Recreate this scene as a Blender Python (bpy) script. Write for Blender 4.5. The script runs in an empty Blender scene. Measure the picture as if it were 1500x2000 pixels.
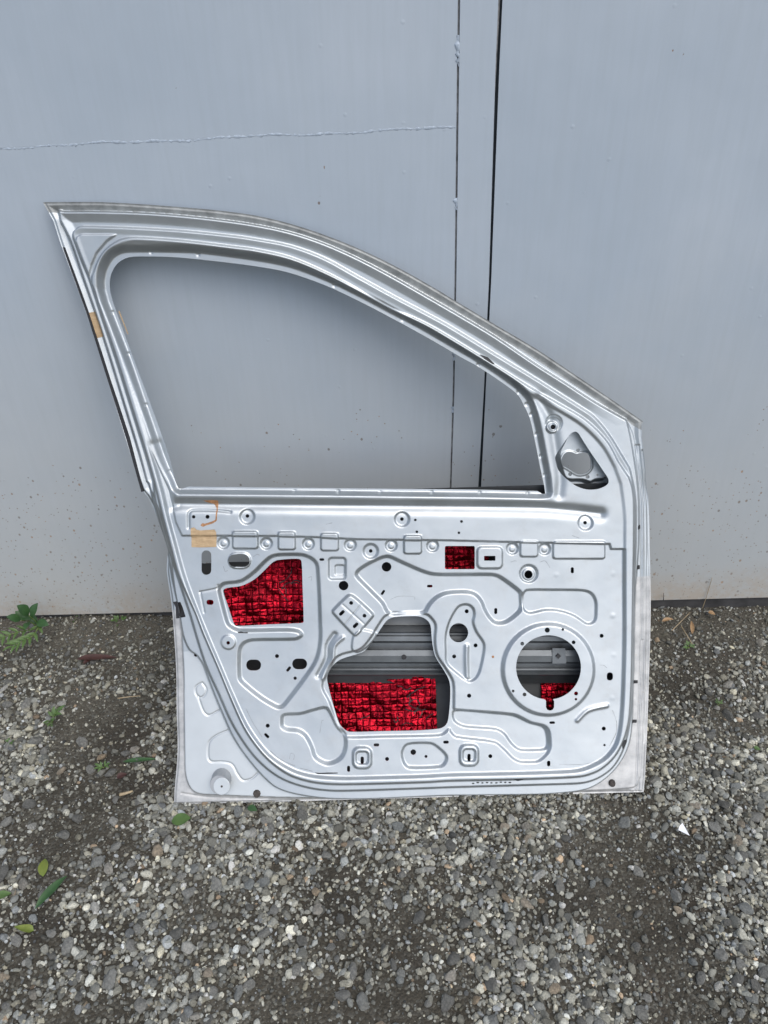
import bpy, bmesh, math, random
import numpy as np
from mathutils import Vector, Matrix

R_ = math.radians
rng = np.random.default_rng(7)
random.seed(7)
scene = bpy.context.scene
COL = scene.collection

# ------------------------------------------------------------------ camera
CAM_H, PITCH, ROLL, FOC = 1.5, R_(35.0), R_(-1.35), 1511.0
GATE_Y = 1.632
cam_d = bpy.data.cameras.new('camera')
cam = bpy.data.objects.new('camera', cam_d); COL.objects.link(cam)
cam_d.sensor_fit = 'VERTICAL'; cam_d.sensor_height = 24.0; cam_d.lens = 24.0 * FOC / 2000.0
cam_d.clip_start = 0.02; cam_d.clip_end = 400
CAM_M = Matrix.Rotation(math.pi / 2 - PITCH, 3, 'X') @ Matrix.Rotation(ROLL, 3, 'Z')
cam.matrix_world = Matrix.Translation((0, 0, CAM_H)) @ CAM_M.to_4x4()
scene.camera = cam

# ------------------------------------------------------------------ sky, sun, exposure
SUN_EL, SUN_ROT = R_(56), R_(150)
world = bpy.data.worlds.new('World'); scene.world = world; world.use_nodes = True
wn = world.node_tree; wn.nodes.clear()
w_out = wn.nodes.new('ShaderNodeOutputWorld'); w_bg = wn.nodes.new('ShaderNodeBackground')
w_sky = wn.nodes.new('ShaderNodeTexSky'); w_sky.sky_type = 'NISHITA'; w_sky.sun_disc = False
w_sky.sun_elevation = SUN_EL; w_sky.sun_rotation = SUN_ROT; w_sky.dust_density = 3.0; w_sky.air_density = 1.0
w_hs = wn.nodes.new('ShaderNodeHueSaturation'); w_hs.inputs['Saturation'].default_value = 0.75
wn.links.new(w_sky.outputs[0], w_hs.inputs['Color']); wn.links.new(w_hs.outputs[0], w_bg.inputs[0])
w_bg.inputs[1].default_value = 0.135
wn.links.new(w_bg.outputs[0], w_out.inputs[0])
sun_d = bpy.data.lights.new('sun', 'SUN'); sun_d.energy = 0.95; sun_d.angle = R_(60); sun_d.color = (1, .97, .93)
sun = bpy.data.objects.new('sun', sun_d); COL.objects.link(sun)
sdir = Vector((math.sin(SUN_ROT) * math.cos(SUN_EL), math.cos(SUN_ROT) * math.cos(SUN_EL), math.sin(SUN_EL)))
sun.rotation_euler = (-sdir).to_track_quat('-Z', 'Y').to_euler(); sun.location = (1, -2, 4)
scene.view_settings.view_transform = 'Standard'; scene.view_settings.look = 'None'
scene.view_settings.exposure = 0.46; scene.view_settings.gamma = 1.0
scene.view_settings.use_curve_mapping = False

# ------------------------------------------------------------------ helpers
RC = np.array(CAM_M)
def ray(x, y):
    d = np.array([(x - 750.0) / FOC, -(y - 1000.0) / FOC, -1.0]); return RC @ d
CAMP = np.array([0, 0, CAM_H])
def on_ground(x, y, h=0.0):
    d = ray(x, y); return CAMP + d * ((h - CAM_H) / d[2])
def on_gate(x, y, Y=GATE_Y):
    d = ray(x, y); return CAMP + d * (Y / d[1])
def tag(o, label=None, cat=None, group=None, kind=None):
    if label: o['label'] = label
    if cat: o['category'] = cat
    if group: o['group'] = group
    if kind: o['kind'] = kind
    return o
def link(o, parent=None):
    COL.objects.link(o)
    if parent: o.parent = parent
    return o
def empty(name, loc=(0, 0, 0)):
    o = bpy.data.objects.new(name, None); o.location = loc; o.empty_display_size = .05
    return link(o)
def mesh_obj(name, verts, faces, mat, parent=None, smooth=False):
    me = bpy.data.meshes.new(name)
    me.from_pydata([tuple(v) for v in verts], [], [tuple(int(i) for i in f) for f in faces])
    me.materials.append(mat)
    if smooth: me.polygons.foreach_set('use_smooth', np.ones(len(me.polygons), bool))
    me.update()
    return link(bpy.data.objects.new(name, me), parent)
def fast_mesh(name, verts, loops, sizes, mat, smooth=None, parent=None):
    me = bpy.data.meshes.new(name)
    nv, nl, nf = len(verts), len(loops), len(sizes)
    me.vertices.add(nv); me.loops.add(nl); me.polygons.add(nf)
    me.vertices.foreach_set('co', np.asarray(verts, np.float32).ravel())
    me.loops.foreach_set('vertex_index', np.asarray(loops, np.int32))
    st = np.zeros(nf, np.int32); st[1:] = np.cumsum(sizes)[:-1]
    me.polygons.foreach_set('loop_start', st); me.polygons.foreach_set('loop_total', np.asarray(sizes, np.int32))
    if smooth is not None: me.polygons.foreach_set('use_smooth', smooth)
    else: me.polygons.foreach_set('use_smooth', np.zeros(nf, bool))
    me.update(calc_edges=True); me.validate()
    me.materials.append(mat)
    return link(bpy.data.objects.new(name, me), parent)
def vnoise(x, y, seed=0):
    """smooth 2-D value noise, 0..1"""
    xi = np.floor(x).astype(np.int64); yi = np.floor(y).astype(np.int64)
    fx = x - xi; fy = y - yi; fx = fx * fx * (3 - 2 * fx); fy = fy * fy * (3 - 2 * fy)
    def h(a, b):
        n = (a * 374761393 + b * 668265263 + seed * 1274126177) & 0xffffffff
        n = ((n ^ (n >> 13)) * 1274126177) & 0xffffffff
        return ((n ^ (n >> 16)) & 0xffff) / 65535.0
    return (h(xi, yi) * (1 - fx) + h(xi + 1, yi) * fx) * (1 - fy) + (h(xi, yi + 1) * (1 - fx) + h(xi + 1, yi + 1) * fx) * fy
def fbm(x, y, seed=0, oct=4):
    s = 0; a = .5; t = 0
    for i in range(oct):
        s = s + a * vnoise(x * 2 ** i, y * 2 ** i, seed + i * 17); t += a; a *= .5
    return s / t

# ---- material builder
class NT:
    def __init__(s, name):
        s.m = bpy.data.materials.new(name); s.m.use_nodes = True
        s.t = s.m.node_tree; s.b = s.t.nodes['Principled BSDF']
    def n(s, typ, **kw):
        nd = s.t.nodes.new(typ)
        for k, v in kw.items():
            if k in nd.inputs: nd.inputs[k].default_value = v
            else: setattr(nd, k, v)
        return nd
    def l(s, a, b): s.t.links.new(a, b)
    def ramp(s, fac, stops):
        r = s.n('ShaderNodeValToRGB'); e = r.color_ramp.elements
        while len(e) < len(stops): e.new(.5)
        for el, (p, c) in zip(e, stops):
            el.position = p; el.color = (*c, 1) if len(c) == 3 else c
        s.l(fac, r.inputs[0]); return r.outputs[0]
    def noise(s, vec, scale, detail=4, rough=.55):
        nd = s.n('ShaderNodeTexNoise'); nd.inputs['Scale'].default_value = scale
        nd.inputs['Detail'].default_value = detail; nd.inputs['Roughness'].default_value = rough
        s.l(vec, nd.inputs['Vector']); return nd.outputs[0]
    def mapping(s, vec, sc=(1, 1, 1), rot=(0, 0, 0), loc=(0, 0, 0)):
        nd = s.n('ShaderNodeMapping'); nd.inputs['Scale'].default_value = sc; nd.inputs['Rotation'].default_value = rot
        nd.inputs['Location'].default_value = loc
        s.l(vec, nd.inputs[0]); return nd.outputs[0]
    def coord(s): return s.n('ShaderNodeTexCoord').outputs['Object']
    def mix(s, fac, a, b, mode='MIX'):
        nd = s.n('ShaderNodeMix', data_type='RGBA', blend_type=mode)
        for v, i in ((fac, 0), (a, 6), (b, 7)):
            if hasattr(v, 'is_output'): s.l(v, nd.inputs[i])
            elif isinstance(v, (int, float)): nd.inputs[i].default_value = v
            else: nd.inputs[i].default_value = (*v, 1)
        return nd.outputs[2]
    def math(s, op, a, b=0.0, c=None):
        nd = s.n('ShaderNodeMath', operation=op)
        for v, i in ((a, 0), (b, 1), (c, 2)):
            if v is None: continue
            if hasattr(v, 'is_output'): s.l(v, nd.inputs[i])
            else: nd.inputs[i].default_value = v
        return nd.outputs[0]
    def bump(s, h, strength, dist):
        nd = s.n('ShaderNodeBump'); nd.inputs['Strength'].default_value = strength; nd.inputs['Distance'].default_value = dist
        s.l(h, nd.inputs['Height']); s.l(nd.outputs[0], s.b.inputs['Normal'])
    def set(s, **kw):
        for k, v in kw.items():
            k = k.replace('_', ' ')
            if hasattr(v, 'is_output'): s.l(v, s.b.inputs[k])
            elif isinstance(v, tuple): s.b.inputs[k].default_value = (*v, 1)
            else: s.b.inputs[k].default_value = v
        return s

def m_plain(name, col, rough=.5, metal=0.0, var=.15, scale=40):
    t = NT(name); c = t.coord(); f = t.noise(c, scale)
    t.set(Base_Color=t.ramp(f, [(.3, tuple(x * (1 - var) for x in col)), (.7, tuple(min(1, x * (1 + var)) for x in col))]),
          Roughness=rough, Metallic=metal)
    return t.m

# silver door paint
t = NT('silver_paint'); c = t.coord()
f1 = t.noise(c, 9, 5, .6); f2 = t.noise(c, 900, 2, .5); f3 = t.noise(t.mapping(c, (3, 3, 3)), 8, 8, .72)
base = t.ramp(f1, [(.3, (.425, .462, .483)), (.7, (.475, .512, .533))])
grime = t.ramp(f3, [(.52, (0, 0, 0)), (.78, (1, 1, 1))])
base = t.mix(t.math('MULTIPLY', grime, .34), base, (.36, .355, .34))
t.set(Base_Color=base, Metallic=.82, Roughness=t.ramp(f1, [(.3, (.34,) * 3), (.7, (.46,) * 3)]))
t.b.inputs['Coat Weight'].default_value = .12; t.b.inputs['Coat Roughness'].default_value = .18
t.bump(t.math('ADD', t.math('MULTIPLY', f2, .05), t.noise(c, 26, 2)), .10, .004)
M_SILVER = t.m
# raw hem strips, white stained
t = NT('stained_primer'); c = t.coord()
f = t.noise(c, 30, 6, .65); f2 = t.noise(t.mapping(c, (1, 1, 1)), 120, 4, .6)
col = t.ramp(f, [(.35, (.36, .37, .375)), (.52, (.48, .49, .49)), (.7, (.60, .605, .60))])
col = t.mix(t.ramp(f2, [(.62, (0, 0, 0)), (.75, (.5, .5, .5))]), col, (.32, .27, .21))
t.set(Base_Color=col, Roughness=.5, Metallic=.45)
M_HEM = t.m
M_GUTTER = m_plain('dull_gutter_steel', (.27, .285, .285), .55, .45, .3, 45)
M_PLATE = m_plain('pale_plate', (.53, .57, .59), .45, .55, .06, 12)  # even grey, paler than the panel
M_BEAM = m_plain('shaded_primed_beam', (.155, .17, .18), .45, .6, .2, 20)  # darkened: the shade inside the door is put into the colour
M_SKIN = m_plain('shaded_inner_skin', (.075, .082, .088), .65, .2, .2, 15)  # cavity shade painted into the skin's even colour
M_BLACK = m_plain('black_rubber_and_shade', (.012, .013, .016), .55, 0, .3)
M_RUBBER = m_plain('dirty_rubber', (.05, .043, .038), .75, 0, .5, 200)
M_CUP = m_plain('shaded_buffer_side', (.33, .35, .37), .5, .4, .1)
M_SCRATCH = m_plain('bare_scratch', (.03, .032, .035), .7, 0, .4, 300)
t = NT('brown_masking_tape'); c = t.coord()
f = t.noise(t.mapping(c, (1, 6, 1)), 60, 4)
t.set(Base_Color=t.ramp(f, [(.3, (.36, .25, .14)), (.7, (.50, .37, .22))]), Roughness=.6); t.bump(f, .3, .0006)
M_TAPE = t.m
M_SCUFF = m_plain('grey_scuff', (.20, .21, .22), .7, .2, .3, 200)
M_GLUE = m_plain('brown_glue_stain', (.33, .17, .08), .6, 0, .4, 200)
# red foil
t = NT('red_foil'); c = t.coord()
f = t.noise(c, 70, 4, .6); f2 = t.noise(c, 18, 3)
t.set(Base_Color=t.ramp(f2, [(.3, (.14, .002, .008)), (.7, (.40, .005, .018))]), Metallic=.9, Roughness=t.ramp(f, [(.3, (.20,) * 3), (.7, (.36,) * 3)]))
t.bump(f, .6, .004)
M_FOIL = t.m
M_INK = m_plain('black_print', (.02, .012, .014), .5, .2, .3)

# gate paint
def gate_mat(name, seed):
    t = NT(name); c = t.coord()
    c = t.mapping(c, loc=(seed, seed * .7, seed * 1.3))
    sep = t.n('ShaderNodeSeparateXYZ'); t.l(t.coord(), sep.inputs[0]); z = sep.outputs[2]
    big = t.noise(c, 2.2, 5, .6); fine = t.noise(t.mapping(c, (1, 1, .35)), 55, 4, .6); brush = t.noise(t.mapping(c, (9, 9, .55)), 9, 5, .6)
    base = t.ramp(big, [(.3, (.385, .455, .530)), (.7, (.435, .50, .570))])
    base = t.mix(t.math('MULTIPLY', t.ramp(brush, [(.4, (0, 0, 0)), (.75, (1, 1, 1))]), .20), base, (.325, .375, .415))
    # rust pits, denser near the foot of the gate
    vo = t.n('ShaderNodeTexVoronoi'); vo.inputs['Scale'].default_value = 62; t.l(t.mapping(c, (1, 1, .8)), vo.inputs['Vector'])
    vo2 = t.n('ShaderNodeTexVoronoi'); vo2.inputs['Scale'].default_value = 150; t.l(c, vo2.inputs['Vector'])
    cl = t.noise(c, 5.5, 4, .6)
    low = t.n('ShaderNodeMapRange'); low.inputs[1].default_value = .75; low.inputs[2].default_value = .03; t.l(z, low.inputs[0])
    thr = t.math('ADD', t.math('MULTIPLY', low.outputs[0], .38), t.math('MULTIPLY', cl, .62))
    gate_sel = t.ramp(thr, [(.40, (0, 0, 0)), (.66, (1, 1, 1))])
    rnd = t.n('ShaderNodeSeparateColor'); t.l(vo.outputs['Color'], rnd.inputs[0])
    pick = t.math('LESS_THAN', rnd.outputs[0], t.math('MULTIPLY', gate_sel, .55))
    rad = t.math('MULTIPLY', rnd.outputs[1], .19)
    spot = t.math('MULTIPLY', t.math('LESS_THAN', vo.outputs['Distance'], t.math('ADD', rad, .04)), pick)
    rnd2 = t.n('ShaderNodeSeparateColor'); t.l(vo2.outputs['Color'], rnd2.inputs[0])
    pick2 = t.math('LESS_THAN', rnd2.outputs[0], t.math('MULTIPLY', gate_sel, .22))
    spot2 = t.math('MULTIPLY', t.math('LESS_THAN', vo2.outputs['Distance'], .26), pick2)
    sp = t.math('MULTIPLY', t.math('MAXIMUM', spot, spot2), .68)
    rustc = t.ramp(rnd.outputs[2], [(.2, (.13, .11, .10)), (.6, (.20, .13, .085)), (.95, (.32, .17, .07))])
    # low rust bloom band
    zb = t.math('ADD', z, t.math('MULTIPLY', t.noise(c, 9, 4), -.10))
    foot = t.n('ShaderNodeMapRange'); foot.inputs[1].default_value = .11; foot.inputs[2].default_value = -.02; t.l(zb, foot.inputs[0])
    base = t.mix(t.math('MULTIPLY', foot.outputs[0], t.ramp(t.math('MULTIPLY', t.noise(c, 70, 5, .75), t.noise(c, 6, 3)), [(.17, (0, 0, 0)), (.30, (.85, .85, .85))])), base, (.33, .19, .085))
    base = t.mix(sp, base, rustc)
    # grey-beige towards the foot: light bounced off the ground, painted into the colour
    dz = t.math('ADD', z, t.math('MULTIPLY', big, -.5))
    bounce = t.n('ShaderNodeMapRange'); bounce.inputs[1].default_value = .75; bounce.inputs[2].default_value = -.30; t.l(dz, bounce.inputs[0])
    base = t.mix(t.math('MULTIPLY', bounce.outputs[0], .75), base, (.475, .475, .44))
    base = t.mix(t.math('MULTIPLY', sp, .55), base, rustc)
    t.set(Base_Color=base, Roughness=t.ramp(big, [(.3, (.40,) * 3), (.7, (.55,) * 3)]))
    pim = t.n('ShaderNodeTexVoronoi'); pim.inputs['Scale'].default_value = 26; t.l(c, pim.inputs['Vector'])
    pr = t.n('ShaderNodeSeparateColor'); t.l(pim.outputs['Color'], pr.inputs[0])
    pm = t.math('MULTIPLY', t.math('LESS_THAN', pr.outputs[0], .16), t.ramp(pim.outputs['Distance'], [(.0, (1, 1, 1)), (.12, (0, 0, 0))]))
    h = t.math('ADD', t.math('MULTIPLY', fine, .10), t.math('MULTIPLY', pm, .22))
    h = t.math('ADD', h, t.math('MULTIPLY', t.noise(c, 3.2, 3), 1.4))
    h = t.math('ADD', h, t.math('MULTIPLY', sp, -.3))
    t.bump(h, .55, .004)
    return t.m
M_GATE_L = gate_mat('gate_paint_left', 3.1); M_GATE_R = gate_mat('gate_paint_right', 11.7)
M_DARK = m_plain('shadowed_dark_steel', (.055, .07, .085), .6, .1, .3, 20)
M_THRESH = m_plain('tarred_threshold', (.05, .05, .052), .85, 0, .4, 25)
M_WELD = m_plain('painted_weld', (.385, .455, .535), .45, 0, .2, 120)
M_GRIME = m_plain('grimy_joint', (.23, .235, .24), .8, 0, .5, 60)

# ------------------------------------------------------------------ ground
t = NT('soil'); c = t.coord()
a = t.noise(c, 4, 6, .65); b = t.noise(c, 160, 4, .7); v1 = t.n('ShaderNodeTexVoronoi'); v1.inputs['Scale'].default_value = 190; t.l(c, v1.inputs['Vector'])
vc = t.n('ShaderNodeSeparateColor'); t.l(v1.outputs['Color'], vc.inputs[0])
col = t.ramp(a, [(.3, (.032, .028, .019)), (.5, (.055, .049, .036)), (.75, (.11, .10, .078))])
col = t.mix(t.math('MULTIPLY', t.math('GREATER_THAN', vc.outputs[0], .55), .55), col, t.ramp(vc.outputs[1], [(.1, (.035, .032, .024)), (.9, (.18, .176, .15))]))
col = t.mix(t.ramp(t.noise(c, 7, 4), [(.6, (0, 0, 0)), (.8, (.35, .35, .35))]), col, (.09, .055, .04))
sp_ = t.n('ShaderNodeSeparateXYZ'); t.l(c, sp_.inputs[0])
dus = t.n('ShaderNodeMapRange'); dus.inputs[1].default_value = GATE_Y - .62; dus.inputs[2].default_value = GATE_Y - .08
t.l(t.math('ADD', sp_.outputs[1], t.math('MULTIPLY', t.math('SUBTRACT', a, .5), .9)), dus.inputs[0])
col = t.mix(t.math('MULTIPLY', dus.outputs[0], .42), col, t.ramp(b, [(.3, (.065, .060, .046)), (.7, (.14, .133, .11))]))
dm = t.n('ShaderNodeAttribute', attribute_name='damp_shade')
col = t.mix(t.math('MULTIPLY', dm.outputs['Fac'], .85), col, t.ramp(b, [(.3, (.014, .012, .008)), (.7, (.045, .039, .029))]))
t.set(Base_Color=col, Roughness=.92)
t.bump(t.math('ADD', b, t.math('MULTIPLY', t.math('SUBTRACT', .6, v1.outputs['Distance']), .9)), .9, .004)
M_SOIL = t.m

def ground_z(x, y):
    bank = np.clip((y - GATE_Y + .10) / .09, 0, 1); bank = bank * bank * (3 - 2 * bank)
    return (fbm(x * 3.1 + 5, y * 3.1 + 9, 3) - .5) * .022 + (fbm(x * 14, y * 14, 11) - .5) * .008 + bank * (.030 * np.clip(fbm(x * 7 + 2, y * 3, 41, 4) - .30, 0, .5) + .007 * np.clip(-x, 0, 1.2)) * (1 - .75 * np.clip((x - .3) / .5, 0, 1)) - bank * .012 * np.clip((x - .3) / .4, 0, 1)
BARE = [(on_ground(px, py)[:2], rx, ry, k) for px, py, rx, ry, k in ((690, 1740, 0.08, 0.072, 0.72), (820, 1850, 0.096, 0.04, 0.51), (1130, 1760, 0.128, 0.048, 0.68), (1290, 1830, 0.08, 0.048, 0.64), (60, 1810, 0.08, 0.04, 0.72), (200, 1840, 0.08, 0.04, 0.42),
        (240, 1430, 0.056, 0.08, 0.72), (280, 1530, 0.056, 0.048, 0.68), (1310, 1340, 0.08, 0.096, 0.59), (1360, 1280, 0.112, 0.08, 0.42), (480, 1820, 0.048, 0.04, 0.34), (120, 1640, 0.04, 0.04, 0.26), (760, 1960, 0.08, 0.032, 0.26))]  # first two, left of the door, also paint in its shade
def damp_shade(x, y):
    """damp amount: wet, stone-poor hollows in the yard, plus door shade painted at its left"""
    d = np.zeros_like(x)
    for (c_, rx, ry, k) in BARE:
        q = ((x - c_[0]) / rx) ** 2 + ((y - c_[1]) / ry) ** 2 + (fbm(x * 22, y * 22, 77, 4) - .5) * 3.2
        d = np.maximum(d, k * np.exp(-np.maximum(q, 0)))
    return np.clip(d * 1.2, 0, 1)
gx = np.concatenate([np.linspace(-80, -2.6, 14), np.linspace(-2.5, 2.5, 340), np.linspace(2.6, 80, 14)])
gy = np.concatenate([np.linspace(-80, -.2, 14), np.linspace(-.1, 1.75, 150), np.linspace(1.9, 80, 12)])
GX, GY = np.meshgrid(gx, gy); GZ = ground_z(GX, GY)
nx, ny = len(gx), len(gy)
i0 = (np.arange(ny - 1)[:, None] * nx + np.arange(nx - 1)[None, :]).ravel()
lo = np.stack([i0, i0 + 1, i0 + nx + 1, i0 + nx], 1).ravel()
ground = fast_mesh('ground', np.stack([GX.ravel(), GY.ravel(), GZ.ravel()], 1), lo, np.full(len(i0), 4), M_SOIL, np.ones(len(i0), bool))
ga = ground.data.attributes.new('damp_shade', 'FLOAT', 'POINT'); ga.data.foreach_set('value', damp_shade(GX, GY).astype(np.float32).ravel())
tag(ground, kind='structure')

# stone templates
def ico(level):
    bm = bmesh.new(); bmesh.ops.create_icosphere(bm, subdivisions=level, radius=1)
    v = np.array([p.co[:] for p in bm.verts]); f = np.array([[q.index for q in p.verts] for p in bm.faces]); bm.free(); return v, f
def stone_template(level, r):
    v, f = ico(level); v = v.copy()
    for k in range(9 if level > 1 else 4):
        n = r.normal(size=3); n /= np.linalg.norm(n); d = r.uniform(.55, .85)
        ex = np.maximum(0, v @ n - d); v -= ex[:, None] * n * .92
    v *= 1 + r.uniform(-.08, .08, (len(v), 1))
    v *= np.array([r.uniform(.85, 1.3), r.uniform(.65, 1.0), r.uniform(.45, .75)])
    return v, f
def rand_rot(n, tilt=.5):
    a = rng.uniform(0, 2 * np.pi, n); b = rng.normal(0, tilt, n); g = rng.normal(0, tilt, n)
    ca, sa, cb, sb, cg, sg = np.cos(a), np.sin(a), np.cos(b), np.sin(b), np.cos(g), np.sin(g)
    Rz = np.zeros((n, 3, 3)); Rz[:, 0, 0] = ca; Rz[:, 0, 1] = -sa; Rz[:, 1, 0] = sa; Rz[:, 1, 1] = ca; Rz[:, 2, 2] = 1
    Ry = np.zeros((n, 3, 3)); Ry[:, 0, 0] = cb; Ry[:, 0, 2] = sb; Ry[:, 2, 0] = -sb; Ry[:, 2, 2] = cb; Ry[:, 1, 1] = 1
    Rx = np.zeros((n, 3, 3)); Rx[:, 1, 1] = cg; Rx[:, 1, 2] = -sg; Rx[:, 2, 1] = sg; Rx[:, 2, 2] = cg; Rx[:, 0, 0] = 1
    return Rz @ Ry @ Rx
def stone_color(n):
    v = np.clip(rng.lognormal(math.log(.235), .47, n), .06, .62)
    warm = rng.normal(0, .035, n)
    c = np.stack([v * (1.0 + warm), v * (1 + warm * .3), v * (.855 - warm)], 1)
    k = rng.random(n)
    m = k < .012; c[m] = v[m, None] * np.array([1.30, 1.0, .68])
    m = (k > .035) & (k < .10); c[m] = v[m, None] * np.array([.94, 1.0, 1.0])
    m = k > .985; c[m] = np.array([.50, .50, .47])
    return np.clip(c, .02, .75)
t = NT('gravel'); at = t.n('ShaderNodeAttribute', attribute_name='stone_col'); c = t.coord()
f = t.noise(c, 330, 4, .65)
t.set(Base_Color=t.mix(1.0, at.outputs[0], t.ramp(f, [(.3, (.62, .62, .62)), (.7, (1.2, 1.2, 1.2))]), 'MULTIPLY'), Roughness=.85)
t.bump(f, .5, .0012)
M_GRAVEL = t.m
t = NT('loose_stone'); oi = t.n('ShaderNodeObjectInfo'); c = t.coord(); f = t.noise(c, 3.0, 5, .65); f2 = t.noise(c, 9.0, 3, .65)
col = t.ramp(oi.outputs['Random'], [(0, (.11, .11, .10)), (.3, (.16, .162, .15)), (.6, (.235, .235, .215)), (.8, (.185, .20, .195)), (.86, (.29, .23, .155)), (.92, (.31, .31, .285)), (1, (.40, .40, .37))])
t.set(Base_Color=t.mix(1.0, col, t.ramp(f, [(.3, (.62, .62, .62)), (.7, (1.2, 1.2, 1.2))]), 'MULTIPLY'), Roughness=.85)
t.bump(f2, .5, .1)
M_STONE = t.m

def density(x, y):
    """1 = thick gravel, 0 = bare soil"""
    n = fbm(x * 3.3 + 3.3, y * 3.8 + 1.2, 21, 4)
    d = np.clip((n - .33) / .17, .12, 1)
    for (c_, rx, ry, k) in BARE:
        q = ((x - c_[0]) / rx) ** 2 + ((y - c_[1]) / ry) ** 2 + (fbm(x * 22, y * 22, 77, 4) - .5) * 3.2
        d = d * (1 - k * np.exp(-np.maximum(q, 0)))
    # hard-packed dusty strip along the gate foot
    d = d * np.clip((GATE_Y - .02 - y) / .38, .16, 1)
    return np.clip(d, .05, 1)
def scatter(n, x0, x1, y0, y1, bias):
    x = rng.uniform(x0, x1, n); y = rng.uniform(y0, y1, n)
    k = rng.random(n) < bias + (1 - bias) * density(x, y)
    return x[k], y[k]
def gravel_mesh(specs):
    V, F, C, off = [], [], [], 0
    for (n, level, r0, r1, bias, sink, area, p) in specs:
        x, y = scatter(n, *area, bias)
        n = len(x); s = r0 + (r1 - r0) * rng.random(n) ** p
        d = density(x, y); s *= .78 + .3 * d
        tid = rng.integers(0, 14, n); rot = rand_rot(n); cc = stone_color(n)
        dirt = np.clip(.72 + .38 * d + rng.normal(0, .14, n), .35, 1.1); cc = cc * dirt[:, None]
        z = ground_z(x, y) + s * sink
        for k in range(14):
            tv, tf = stone_template(level, rng); m = np.where(tid == k)[0]
            if not len(m): continue
            vv = np.einsum('nij,vj->nvi', rot[m], tv) * s[m][:, None, None] + np.stack([x[m], y[m], z[m]], 1)[:, None, :]
            ff = tf[None] + (np.arange(len(m)) * len(tv))[:, None, None] + off
            V.append(vv.reshape(-1, 3)); F.append(ff.reshape(-1, 3)); C.append(np.repeat(cc[m], len(tv), 0)); off += len(m) * len(tv)
    a, b = on_ground(336, 1573), on_ground(1260, 1549); n = 420
    q = rng.random(n); px = a[0] + (b[0] - a[0]) * q; py = a[1] + (b[1] - a[1]) * q - np.abs(rng.normal(.003, .009, n)); sz = rng.uniform(.0026, .0068, n)
    rot = rand_rot(n); cc = stone_color(n) * .9; z = np.maximum(ground_z(px, py), -.002) + sz * .5 + rng.uniform(0, .003, n)
    for k in range(n):
        tv, tf = stone_template(1, rng); V.append((tv @ rot[k].T) * sz[k] + np.array((px[k], py[k], z[k]))); F.append(tf + off); C.append(np.repeat(cc[k:k + 1], len(tv), 0)); off += len(tv)
    V = np.concatenate(V); F = np.concatenate(F); C = np.concatenate(C)
    o = fast_mesh('gravel', V, F.ravel(), np.full(len(F), 3), M_GRAVEL, parent=ground)
    ca = o.data.color_attributes.new('stone_col', 'FLOAT_COLOR', 'POINT')
    ca.data.foreach_set('color', np.concatenate([C, np.ones((len(C), 1))], 1).astype(np.float32).ravel())
    return o
NEAR = (-1.35, 1.35, .42, 1.645)
WIDE = (-2.4, 2.4, .0, 1.645)
gravel = gravel_mesh([
    (8200, 2, .0054, .0122, .16, .36, NEAR, 1.7),
    (52000, 1, .0032, .0070, .20, .34, NEAR, 1.3),
    (34000, 1, .0014, .0032, .5, .25, NEAR, 1.3),
    (9000, 1, .0035, .009, .3, .3, WIDE, 2.0)])
tag(gravel, 'loose grey gravel covering the yard in front of the gate', kind='stuff')

# the largest stones, one object each
stone_meshes = []
for k in range(18):
    tv, tf = stone_template(2, rng)
    me = bpy.data.meshes.new('stone'); me.from_pydata([tuple(q) for q in tv], [], [tuple(int(i) for i in q) for q in tf]); me.materials.append(M_STONE)
    stone_meshes.append(me)
spots = []
tries = 0
while len(spots) < 280 and tries < 20000:
    tries += 1
    py = random.uniform(1330, 2040) if random.random() < .9 else random.uniform(1240, 1400)
    px = random.uniform(-40, 1540)
    if 330 < px < 1275 and py < 1590: continue
    g = on_ground(px, py)
    if random.random() > float(density(np.array([g[0]]), np.array([g[1]]))[0]) ** .8 + .12: continue
    s = random.uniform(.0085, .0145) if random.random() < .9 else random.uniform(.0145, .019)
    if all((g[0] - q[0]) ** 2 + (g[1] - q[1]) ** 2 > (s + q[2]) ** 2 * .9 for q in spots): spots.append((g[0], g[1], s))
for (x, y, s) in spots:
    o = bpy.data.objects.new('stone', random.choice(stone_meshes))
    o.location = (x, y, float(ground_z(np.array([x]), np.array([y]))[0]) + s * .32)
    o.rotation_euler = (random.gauss(0, .35), random.gauss(0, .35), random.uniform(0, 6.28)); o.scale = (s, s, s)
    link(o, ground)

# ------------------------------------------------------------------ gate
def bar_box(name, x0, x1, y0, y1, z0, z1, mat, parent, bev=.0015):
    bm = bmesh.new(); bmesh.ops.create_cube(bm, size=1)
    for v in bm.verts:
        v.co = Vector(((x0 + x1) / 2 + v.co.x * (x1 - x0), (y0 + y1) / 2 + v.co.y * (y1 - y0), (z0 + z1) / 2 + v.co.z * (z1 - z0)))
    if bev: bmesh.ops.bevel(bm, geom=bm.edges[:], offset=bev, segments=2, affect='EDGES', clamp_overlap=True)
    me = bpy.data.meshes.new(name); bm.to_mesh(me); bm.free(); me.materials.append(mat)
    return link(bpy.data.objects.new(name, me), parent)
def slab(name, pts, y, th, mat, parent, bev=.0012):
    """vertical plate: outline pts (x,z) counter-clockwise seen from the camera"""
    bm = bmesh.new()
    a = [bm.verts.new((p[0], y, p[1])) for p in pts]
    f = bm.faces.new(a)
    r = bmesh.ops.extrude_face_region(bm, geom=[f])
    for g in r['geom']:
        if isinstance(g, bmesh.types.BMVert): g.co.y += th
    bmesh.ops.recalc_face_normals(bm, faces=bm.faces[:])
    me = bpy.data.meshes.new(name); bm.to_mesh(me); bm.free(); me.materials.append(mat)
    return link(bpy.data.objects.new(name, me), parent)
GTOP = 2.45
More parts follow.
